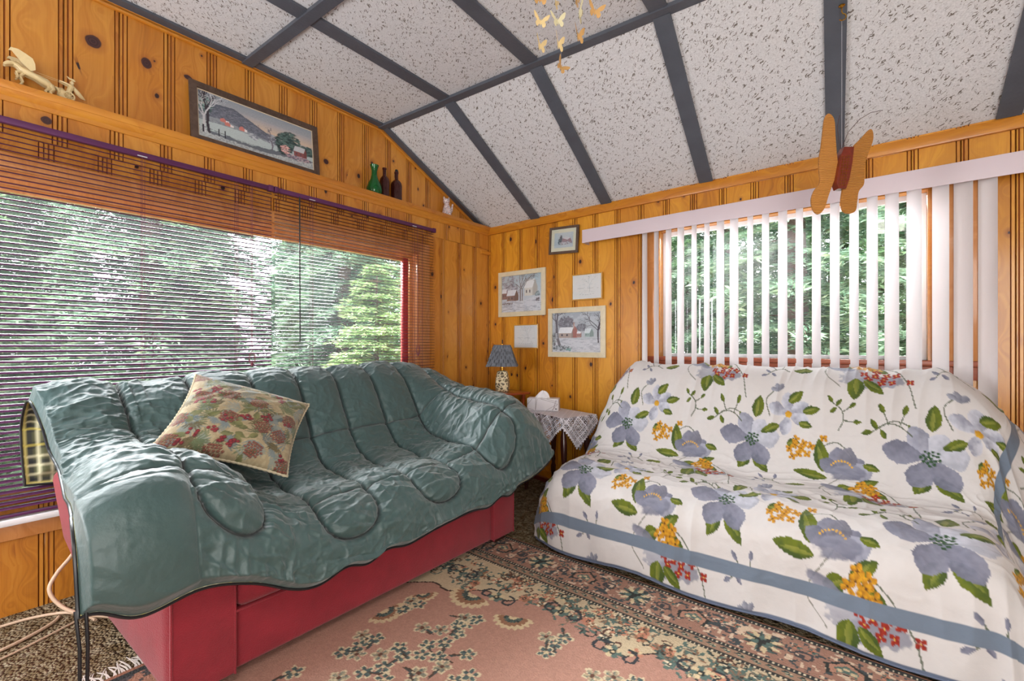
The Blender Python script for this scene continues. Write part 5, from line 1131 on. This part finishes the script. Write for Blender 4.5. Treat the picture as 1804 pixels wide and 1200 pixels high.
#NETC
FXS = [1.37, 1.47, 1.585, 1.80, 2.1, 2.5, 2.9, 3.17, 3.32, 3.43, 3.54, 3.66]
fm_ = [(-.125, .74), (-.135, .98), (-.22, 1.052), (-.34, .99), (-.465, .72), (-.575, .495), (-.80, .46), (-1.04, .455), (-1.145, .395), (-1.175, .22), (-1.185, .03)]
def frow(x, dz=None, dy=None, dx=None): return [(x + (dx[i] if dx else 0), y + (dy[i] if dy else 0), z + (dz[i] if dz else 0)) for i, (y, z) in enumerate(fm_)]
FN = [
 [(1.44, -.125, .45), (1.43, -.14, .52), (1.42, -.22, .50), (1.40, -.34, .42), (1.37, -.46, .30), (1.345, -.58, .19), (1.33, -.80, .10), (1.335, -.97, .06), (1.35, -1.03, .045), (1.365, -1.065, .035), (1.38, -1.085, .02)],
 [(1.50, -.125, .66), (1.50, -.135, .80), (1.50, -.22, .86), (1.48, -.34, .80), (1.455, -.46, .60), (1.43, -.57, .43), (1.42, -.80, .385), (1.425, -1.0, .37), (1.43, -1.09, .31), (1.43, -1.13, .17), (1.43, -1.14, .025)],
 [(1.60, -.125, .73), (1.60, -.135, .965), (1.61, -.22, 1.035), (1.595, -.34, .97), (1.57, -.465, .71), (1.55, -.575, .49), (1.54, -.80, .462), (1.54, -1.03, .455), (1.54, -1.135, .395), (1.545, -1.165, .22), (1.55, -1.175, .03)],
 frow(1.80), frow(2.1), frow(2.5), frow(2.9), frow(3.17),
 [(3.27, -.125, .73), (3.27, -.135, .975), (3.27, -.22, 1.045), (3.28, -.34, .985), (3.30, -.465, .72), (3.31, -.575, .495), (3.31, -.80, .46), (3.31, -1.04, .455), (3.31, -1.145, .395), (3.32, -1.175, .22), (3.33, -1.185, .03)],
 [(3.37, -.125, .70), (3.37, -.14, .90), (3.38, -.22, .955), (3.39, -.34, .90), (3.365, -.465, .70), (3.345, -.575, .48), (3.345, -.80, .43), (3.37, -1.02, .385), (3.375, -1.13, .33), (3.38, -1.17, .19), (3.395, -1.185, .025)],
 [(3.47, -.125, .58), (3.48, -.14, .74), (3.50, -.22, .79), (3.50, -.34, .74), (3.44, -.46, .60), (3.40, -.56, .42), (3.39, -.78, .28), (3.42, -.96, .20), (3.42, -1.05, .16), (3.42, -1.10, .10), (3.425, -1.12, .025)],
 [(3.56, -.125, .42), (3.58, -.14, .56), (3.61, -.22, .60), (3.61, -.34, .55), (3.54, -.46, .40), (3.49, -.56, .25), (3.49, -.76, .08), (3.47, -.92, .05), (3.46, -.99, .035), (3.455, -1.04, .03), (3.45, -1.07, .02)],
]
FP, fs, ft, fku, fkv = net(FN, .0042)
#NETD
N1 = normals(FP)
if N1[N1.shape[0] // 2, N1.shape[1] // 3 * 2, 2] < 0: N1 = -N1
Sf, Tf = np.meshgrid(fs, ft, indexing='ij'); tf = ft[-1] - Tf; edge = np.minimum(np.minimum(Sf, fs[-1] - Sf), np.minimum(Tf, tf))
pull_ = (rid(vn(Sf * 11 + 1.2 * Tf + vn(Sf * 3, Tf * 2, 7), Tf * 1.6, 81)) - .5) * .022 * np.exp(-((Tf - fkv[3]) / .28) ** 2) + rid(vn(Sf * 19 + 2.5 * Tf + vn(Sf * 5, Tf * 3, 17), Tf * 1.3, 181)) ** 4 * .008 * np.exp(-((Tf - fkv[2]) / .2) ** 2)
seatw = (rid(fbm(Sf * 5 - Tf * 3 + vn(Sf * 3, Tf * 3, 6), Tf * 9 + Sf * 2, 83)) - .5) * .022 * np.exp(-((Tf - fkv[6]) / .32) ** 2) + rid(fbm(Sf * 7 - Tf * 6 + 2 * vn(Sf * 3, Tf * 3, 26), Tf * 15 + Sf * 4, 183, 2)) ** 4 * .010 * np.exp(-((Tf - fkv[6]) / .35) ** 2)
skirt = (fbm(Sf * 5 + .5 * Tf, Tf * 1.2, 85) - .5) * .030 * np.clip(1 - tf / .5, 0, 1) + (rid(vn(Sf * 14, Tf * 2, 87)) - .5) * .014 * np.clip(1 - tf / .5, 0, 1)
gen = (fbm(Sf * 4, Tf * 4, 88) - .5) * .016
cornl = (rid(vn(Tf * 9 - Sf * 9, Sf * 3, 89)) - .5) * .030 * (np.exp(-(Sf / .25) ** 2) + np.exp(-((fs[-1] - Sf) / .30) ** 2))
dispf = .012 + (pull_ + seatw + skirt + gen + cornl) * np.clip(edge / .02 + .3, 0, 1)
FS_ = FP + N1 * dispf[..., None]; FS_[..., 2] = np.maximum(FS_[..., 2], .012 + .004 * vn(Sf * 20, Tf * 20, 3)); FS_[..., 1] = np.minimum(FS_[..., 1], -.118)
FS_[..., 2] += .012 * np.sin(Sf * 9) * np.exp(-(tf / .12) ** 2) * (Sf > .3) * (Sf < 2.2) + .01 * np.exp(-(tf / .12) ** 2)
# printed pattern: one repeat of painted flowers, laid out in cloth coordinates (s across, h up from the front hem)
Hf = tf
fp = Paint(Sf, Hf[:, ::-1], (198, 194, 193)); fp.c = fp.c        # columns reversed so both axes ascend
GR, GR2, GD, OL = (96, 106, 20), (60, 78, 28), (36, 56, 34), (146, 140, 60)
GY, GY2, GY3 = (98, 100, 118), (130, 132, 148), (158, 160, 172)
def lf(x, y, L, W, a, sd=0): fp.petal(x, y, L, W, math.radians(a), GR, GR2, 1, sd, .45); fp.petal(x, y, L * .8, W * .3, math.radians(a + 4), (150, 150, 70), (110, 120, 40), .55, sd + 1, .5)
def vine(pts, w=.0026, col=(84, 92, 74)):
    P = np.array(pts, float); q = herm(np.arange(len(P)), P, np.linspace(0, len(P) - 1, len(P) * 8)); fp.line(q, max(w, .0052), col, .9)
def blossoms(x, y, n, R, sd, col=(206, 152, 28), c2=(150, 96, 20), dark=(96, 60, 16), k=1.):
    r = random.Random(sd)
    for i in range(n):
        a = i * 2.4; d = R * math.sqrt((i + .4) / n); X_, Y_ = x + d * math.cos(a), y + d * math.sin(a) * .8; a0 = r.uniform(0, 3)
        for j in range(4): b_ = a0 + j * PI / 2 + r.uniform(-.2, .2); fp.ell(X_ + .011 * k * math.cos(b_), Y_ + .011 * k * math.sin(b_), .0095 * k, .008 * k, b_, col, 1, .3, sd + i + j, c2)
        fp.ell(X_, Y_, .004 * k, .004 * k, 0, dark, 1, .1)
def berries(x, y, n, R, sd): blossoms(x, y, n, R, sd, (158, 48, 26), (120, 26, 20), (206, 170, 80), .95)
def bigflower(x, y, rot=0, k=1.):
    for a, L, W, c in ((172, .155, .085, GY), (118, .125, .075, GY2), (62, .10, .07, GY3), (10, .12, .085, GY3), (-58, .13, .08, GY), (-118, .125, .085, GY)):
        fp.petal(x, y, L * k, W * k, math.radians(a + rot), c, tuple(v + 28 for v in c), .96, int(a) + 300, .62)
    for i in range(18): a = i * 2.4; d = .030 * k * math.sqrt(i / 18); fp.ell(x + d * math.cos(a), y + d * math.sin(a), .0062 * k, .0052 * k, 0, (40, 72, 40), 1, .2, i)
def cupflower(x, y, k=1., rot=0):
    for a, L, W, c in ((100, .105, .075, GY), (150, .095, .06, GY), (40, .10, .07, GY), (12, .11, .075, GY2), (75, .11, .07, (98, 98, 112))): fp.petal(x, y, L * k, W * k, math.radians(a + rot), c, tuple(v + 22 for v in c), .95, int(a) + 500, .6)
    fp.ell(x + .02 * k, y + .008 * k, .075 * k, .036 * k, math.radians(8 + rot), GY, .9, .5, 3, GY2)
    for i in range(9): a = math.radians(35 + i * 14 + rot); fp.ell(x + .045 * k * math.cos(a), y + .01 + .045 * k * math.sin(a), .006, .004, a, (206, 160, 60), 1, .2, i)
def greyflower(x, y, k=1.):
    for a in (160, 95, 30, -20, -100): fp.petal(x, y, .105 * k, .06 * k, math.radians(a), GY2, (186, 188, 200), .95, a + 400, .6)
    fp.ell(x, y, .017 * k, .017 * k, 0, (206, 160, 40), 1, .5, 2, (170, 120, 30))
def sprig(x, y, rot=0, k=1., col=None):
    R_ = lambda dx, dy: (x + k * (dx * math.cos(rot) - dy * math.sin(rot)), y + k * (dx * math.sin(rot) + dy * math.cos(rot))); dg = math.degrees(rot)
    vine([R_(0, 0), R_(.05, .03), R_(.10, .02), R_(.14, -.02)]); vine([R_(.06, .028), R_(.05, .07)]); vine([R_(.10, .02), R_(.12, .06)])
    for dx, dy, a in ((0, 0, 190), (.05, .07, 110), (.12, .06, 70), (.02, .01, 120), (.03, .01, -70)):
        X_, Y_ = R_(dx, dy); c1, c2 = (GR, GR2) if col is None else (GY, GY2); fp.petal(X_, Y_, .045 * k, .022 * k, math.radians(a) + rot, c1, c2, 1, 7, .5)
for m_ in (-1, 0, 1, 2):
    for k_ in (-1, 0, 1, 2, 3):
        x, y = .556 + .747 * k_, .395 + .638 * m_
        vine([(x - .02, y + .10), (x - .12, y + .14), (x - .2, y + .10)]); vine([(x + .3, y - .02), (x + .40, y + .02), (x + .5, y - .10), (x + .53, y - .22)]); vine([(x + .45, y - .2), (x + .55, y - .18), (x + .66, y - .3), (x + .70, y - .44)])
        vine([(x + .08, y + .12), (x + .06, y + .2), (x + .12, y + .26)]); vine([(x + .42, y - .12), (x + .33, y - .26), (x + .40, y - .36)], col=(120, 120, 110))
        lf(x - .01, y + .035, .115, .055, 125, 11); lf(x + .01, y + .11, .105, .06, 80, 12); lf(x + .01, y - .07, .13, .055, -52, 13); lf(x - .01, y - .08, .10, .055, -118, 14)
        bigflower(x, y, 0, 1.14)
        sprig(x - .21, y + .09, .1, 1.05); greyflower(x + .17, y + .135, 1.0); lf(x + .235, y + .15, .085, .038, 12, 15); lf(x + .22, y + .10, .065, .036, -15, 16); lf(x + .17, y + .19, .085, .05, 40, 17); lf(x + .13, y + .08, .10, .045, 205, 18)
        for a in (70, 110, 150): fp.petal(x + .12, y + .235, .05, .024, math.radians(a), (112, 114, 128), (150, 152, 164), 1, a)
        lf(x + .17, y - .005, .06, .045, 10, 19); blossoms(x + .225, y - .02, 9, .062, 5 + k_); blossoms(x + .335, y + .035, 1, .001, 7)
        sprig(x + .37, y + .20, -1.2, .85); 
        lf(x + .34, y - .115, .15, .065, 100, 20); lf(x + .355, y - .15, .15, .055, 172, 21); cupflower(x + .415, y - .115, 1.15); lf(x + .50, y - .06, .07, .035, -15, 22)
        lf(x + .47, y - .19, .11, .05, 35, 23); lf(x + .50, y - .20, .11, .06, -30, 24); lf(x + .46, y - .20, .08, .06, 200, 25); blossoms(x + .51, y - .205, 8, .06, 9 + k_, k=1.25)
        fp.ell(x + .46, y - .29, .07, .05, .3, GY2, .75, .9, 4, GY3); fp.ell(x + .39, y - .225, .08, .022, -.35, GY2, .9, .6, 5, GY)
        berries(x + .565, y - .30, 10, .072, 13 + k_); berries(x + .68, y - .315, 1, .001, 3); lf(x + .47, y - .31, .11, .075, -95, 26); lf(x + .50, y - .32, .10, .05, -40, 27)
        fp.ell(x + .555, y + .315, .11, .04, .1, GY2, .8, .9, 6, GY); lf(x + .27, y - .255, .09, .04, 185, 28); sprig(x + .05, y - .29, .3, .8, 1)
# grey woven bands and hem
for lo, hi, G in ((.112, .164, Hf[:, ::-1]),): fp.mix(((G > lo) & (G < hi)) * 1., (104, 116, 132))
sfr = fs[-1] - Sf; bandm = ((Sf > .19) & (Sf < .245)) | ((sfr > .20) & (sfr < .255)); fp.mix((bandm & (Hf[:, ::-1] > .13)) * 1., (104, 116, 132))
fp.mix(((Hf[:, ::-1] < .012) | (Sf < .012) | (sfr < .012)) * 1., (92, 102, 122))
fc = fp.c[:, ::-1]
fc = fc * (1 + .05 * (fbm(Sf * 60, Tf * 60, 5) - .5))[..., None]
M['floral'] = mat('printed_cotton', (228, 224, 224), .75, attr=True, spec=.3, sheen=.1, bump=(46, .12))
spr = link('floral_spread', grid_mesh('floral_spread', FS_, fc), M['floral'], label='white spread printed with grey flowers and green leaves, draped over the right sofa', cat='bedspread')
b = MB(); bd = border(FS_, 4); b.tube([tuple(v) for v in np.vstack([bd, bd[:1]])], .005, 6, cap=False); b.build('hem_binding', mat('slate_blue_binding', (88, 98, 120), .8), spr, label='slate blue hem binding')
# ================================================================ rug
rx = np.arange(.86, 3.62, .0038); ry = np.arange(-3.42, -1.178, .0038); RXg, RYg = np.meshgrid(rx, ry, indexing='ij')
kq = .0055; qx = np.floor(rx / kq) * kq; qy = np.floor(ry / kq) * kq; QX, QY = np.meshgrid(qx, qy, indexing='ij')
rg = Paint(QX, QY, (176, 134, 118)); dd = -1.18 - QY; DK, CR, GN, PK, TN = (58, 60, 58), (206, 186, 150), (92, 112, 106), (190, 132, 108), (150, 110, 86)
rr_ = random.Random(77)
field = .50 + .055 * np.sin(QX * 9.2) + .035 * np.sin(QX * 23 + 1) + .04 * (fbm(QX * 14, QY * 14, 6) - .5) + .30 * np.exp(-((QX - 1.15) / .26) ** 2)
cream = (dd > .335) & (dd < field); rg.mix(cream * 1., (196, 178, 148)); rg.mix((np.abs(dd - field) < .006) * 1., (70, 58, 52))
def rose(x, y, k, c1=GN, c2=CR, out=DK):
    for j in range(7): a = j * 2 * PI / 7; rg.ell(x + .022 * k * math.cos(a), y + .022 * k * math.sin(a), .015 * k, .012 * k, a, c2 if j % 2 else c1, 1, .5, j)
    rg.ell(x, y, .014 * k, .014 * k, 0, out, 1, .4, 1); rg.ell(x, y, .006 * k, .006 * k, 0, c2, 1, .2, 1)
def scroll(x, y, k, a0, d=1, col=DK, w=.012):
    P = [(x + k * .062 * (1 - t * .8) * math.cos(a0 + d * t * 5.2), y + k * .062 * (1 - t * .8) * math.sin(a0 + d * t * 5.2)) for t in np.linspace(0, 1, 14)]; rg.line(P, w, col)
for i in range(420):
    x = rr_.uniform(.9, 3.6); y = -1.18 - .345 - min(abs(rr_.gauss(.07, .07)), .19) - (.16 * rr_.random() if x < 1.45 else 0); 
    if i % 3 == 0: scroll(x, y, rr_.uniform(.35, .6), rr_.uniform(0, 6), rr_.choice([-1, 1]), rr_.choice([DK, (96, 70, 60), GN]), .0075)
    elif i % 3 == 1: rose(x, y, rr_.uniform(.5, .85), rr_.choice([GN, TN, PK]), rr_.choice([CR, PK, (222, 206, 176)]))
    else:
        for j in range(4): rg.petal(x, y, .045, .014, rr_.uniform(0, 6.28), rr_.choice([DK, GN, TN]), GN, 1, j)
for x in np.arange(1.0, 3.6, .30):
    y = -1.18 - .50 - .05 * math.sin(x * 9.2)
    scroll(x - .05, y - .03, .75, 1.2, 1, (62, 66, 70), .012); scroll(x + .06, y - .03, .75, 1.9, -1, (62, 66, 70), .012); rose(x, y - .03, 1.1, GN, CR)
def spray(x, y, k, n, sd, dark=True):
    r = random.Random(sd)
    for i in range(max(4, n // 2)):
        a = i * 2.4 + r.uniform(-.3, .3); d = k * math.sqrt((i + .4) / max(4, n // 2)) * r.uniform(.85, 1.2); X_, Y_ = x + d * math.cos(a), y + d * math.sin(a); a0 = r.uniform(0, 6.28)
        for j in range(5):
            b_ = a0 + j * 1.256; dk = i % 3 != 1
            rg.petal(X_, Y_, .040, .026, b_, (206, 190, 158), (206, 190, 158), 1, j)
            rg.petal(X_, Y_, .032, .018, b_, (70, 84, 84) if dk else (176, 160, 130), (96, 112, 108), 1, j)
        rg.ell(X_, Y_, .010, .010, 0, CR if i % 3 != 1 else (100, 70, 58), 1, .2, 1)
        if r.random() < .6: rg.petal(X_, Y_, .075, .014, a0 + .6, (88, 66, 54), (70, 84, 84), 1, 3)
def palmette(x, y, k, a0=-PI / 2):
    for ring_, cc_ in ((.12, CR), (.09, TN), (.06, GN), (.03, CR)):
        for j in range(9): a = a0 + (j - 4) * .33; rg.petal(x, y, ring_ * k, ring_ * k * .3, a, cc_, DK if ring_ == .06 else cc_, 1, j, .75)
for x, y, k, a in ((1.50, -1.80, 1.0, -PI / 2), (1.76, -1.82, .8, -PI / 2 + .4), (2.35, -1.95, .9, -1.2), (1.28, -2.15, .8, 0), (3.0, -2.0, 1, -1.6), (1.31, -1.95, .6, -.6)): palmette(x, y, k, a)
for x, y, k, n_, sd in ((1.62, -2.12, .12, 14, 1), (1.80, -2.26, .16, 22, 2), (1.55, -2.36, .13, 16, 3), (2.05, -2.3, .13, 16, 4), (1.95, -2.55, .2, 34, 5), (1.66, -2.62, .16, 24, 6), (2.3, -2.55, .16, 22, 7), (2.35, -2.12, .09, 9, 8), (1.38, -2.35, .08, 8, 9), (1.42, -2.7, .12, 14, 10), (2.62, -2.3, .13, 14, 11), (1.33, -2.05, .05, 5, 12), (2.2, -2.9, .2, 30, 13), (1.8, -2.95, .2, 30, 14), (1.98, -1.86, .07, 9, 15), (2.3, -1.92, .10, 12, 16), (2.62, -1.98, .1, 12, 17), (1.62, -1.98, .05, 6, 18)): spray(x, y, k, n_, sd)
# borders (drawn last so they stay crisp)
def band(lo, hi, c, al=1.): rg.mix(((dd >= lo) & (dd < hi)) * al, c)
band(0, .024, (150, 106, 86)); band(.024, .05, (60, 62, 62)); band(.05, .255, (160, 122, 106)); band(.255, .275, (60, 62, 62)); band(.275, .318, (158, 128, 108)); band(.318, .338, (62, 62, 60))
for off in (.037, .265, .328): rg.mix((np.abs(dd - off) < .0062) * ((QX % .0165) < .0105), (214, 200, 172))
rg.mix((((fbm(QX * 55, QY * 55, 9) > .585)) & (dd > .055) & (dd < .25)) * 1., (74, 80, 82)); rg.mix((((fbm(QX * 45 + 9, QY * 45, 19) > .63)) & (dd > .055) & (dd < .25)) * 1., (208, 184, 160))
for x in np.arange(.9, 3.6, .052): rg.petal(x, -1.18 - .297, .03, .018, .4, GN, DK, 1, 3); rose(x + .03, -1.18 - .297, .35, GN, CR)
for i, x in enumerate(np.arange(1.02, 3.7, .27)):
    y = -1.18 - .152
    if i % 2:
        for ring_, cc_ in ((.062, DK), (.05, (176, 132, 112)), (.032, GN)): rg.poly([(x, y + ring_ * 1.1), (x + ring_ * 1.1, y + ring_ * .2), (x + ring_ * .9, y - ring_ * .7), (x, y - ring_ * .35), (x - ring_ * .9, y - ring_ * .7), (x - ring_ * 1.1, y + ring_ * .2)], cc_)
        for dx, dy in ((0, .01), (-.02, -.004), (.02, -.004)): rg.ell(x + dx, y + dy, .011, .009, 0, CR, 1, .3)
    else:
        for j in range(14): a = j * 2 * PI / 14; rg.petal(x, y, .075, .02, a, CR if j % 2 else GN, DK if j % 2 == 0 else CR, 1, j)
        rose(x, y, 1.1, GN, DK)
    for sx in (-1, 1): scroll(x + sx * .13, y, .5, 1, sx, (76, 74, 76), .01); rose(x + sx * .11, y + .05, .5, GN, PK)
dl = QX - .86
for lo, hi, c in ((0, .024, (150, 106, 86)), (.024, .05, (60, 62, 62)), (.05, .255, (168, 122, 102))): rg.mix((dl >= lo) & (dl < hi) & (dd > dl), c)
rg.mix((fbm(QX * 50, QY * 50, 29) > .58) & (dl > .05) & (dl < .25) & (dd > dl), (84, 78, 78))
rg.c *= (1 + .22 * (vn(QX / kq * .9, QY / kq * .9, 4) - .5))[..., None]
M['rug'] = mat('woven_wool_rug', (190, 132, 108), .95, attr=True, spec=.15, bump=(150, .6))
RP = np.stack([RXg, RYg - .014 * (RXg - .86) * 0, np.full_like(RXg, .0125) + .004 * vn(RXg * 3, RYg * 3, 2)], -1)
ed = np.minimum(np.minimum(RXg - rx[0], rx[-1] - RXg), np.minimum(RYg - ry[0], ry[-1] - RYg)); RP[..., 2] *= np.clip(ed / .006, 0.1, 1)
rug = link('area_rug', grid_mesh('area_rug', RP, rg.c), M['rug'], label='pink oriental rug with dark green floral border on the brown carpet', cat='rug')
b = MB(); rf_ = random.Random(6); y = -3.42
while y < -1.18:
    L_ = rf_.uniform(.07, .11); d_ = rf_.uniform(-.03, .03); b.tube([(.866, y, .008), (.84, y + d_ * .3, .012), (.866 - L_ * .7, y + d_, .009), (.866 - L_, y + d_ * 1.6, .005)], [.003, .0028, .0024, .001], 4); y += .0085
b.build('fringe', mat('cream_fringe', (216, 206, 198), .9), rug, kind='stuff', label='cream fringe')
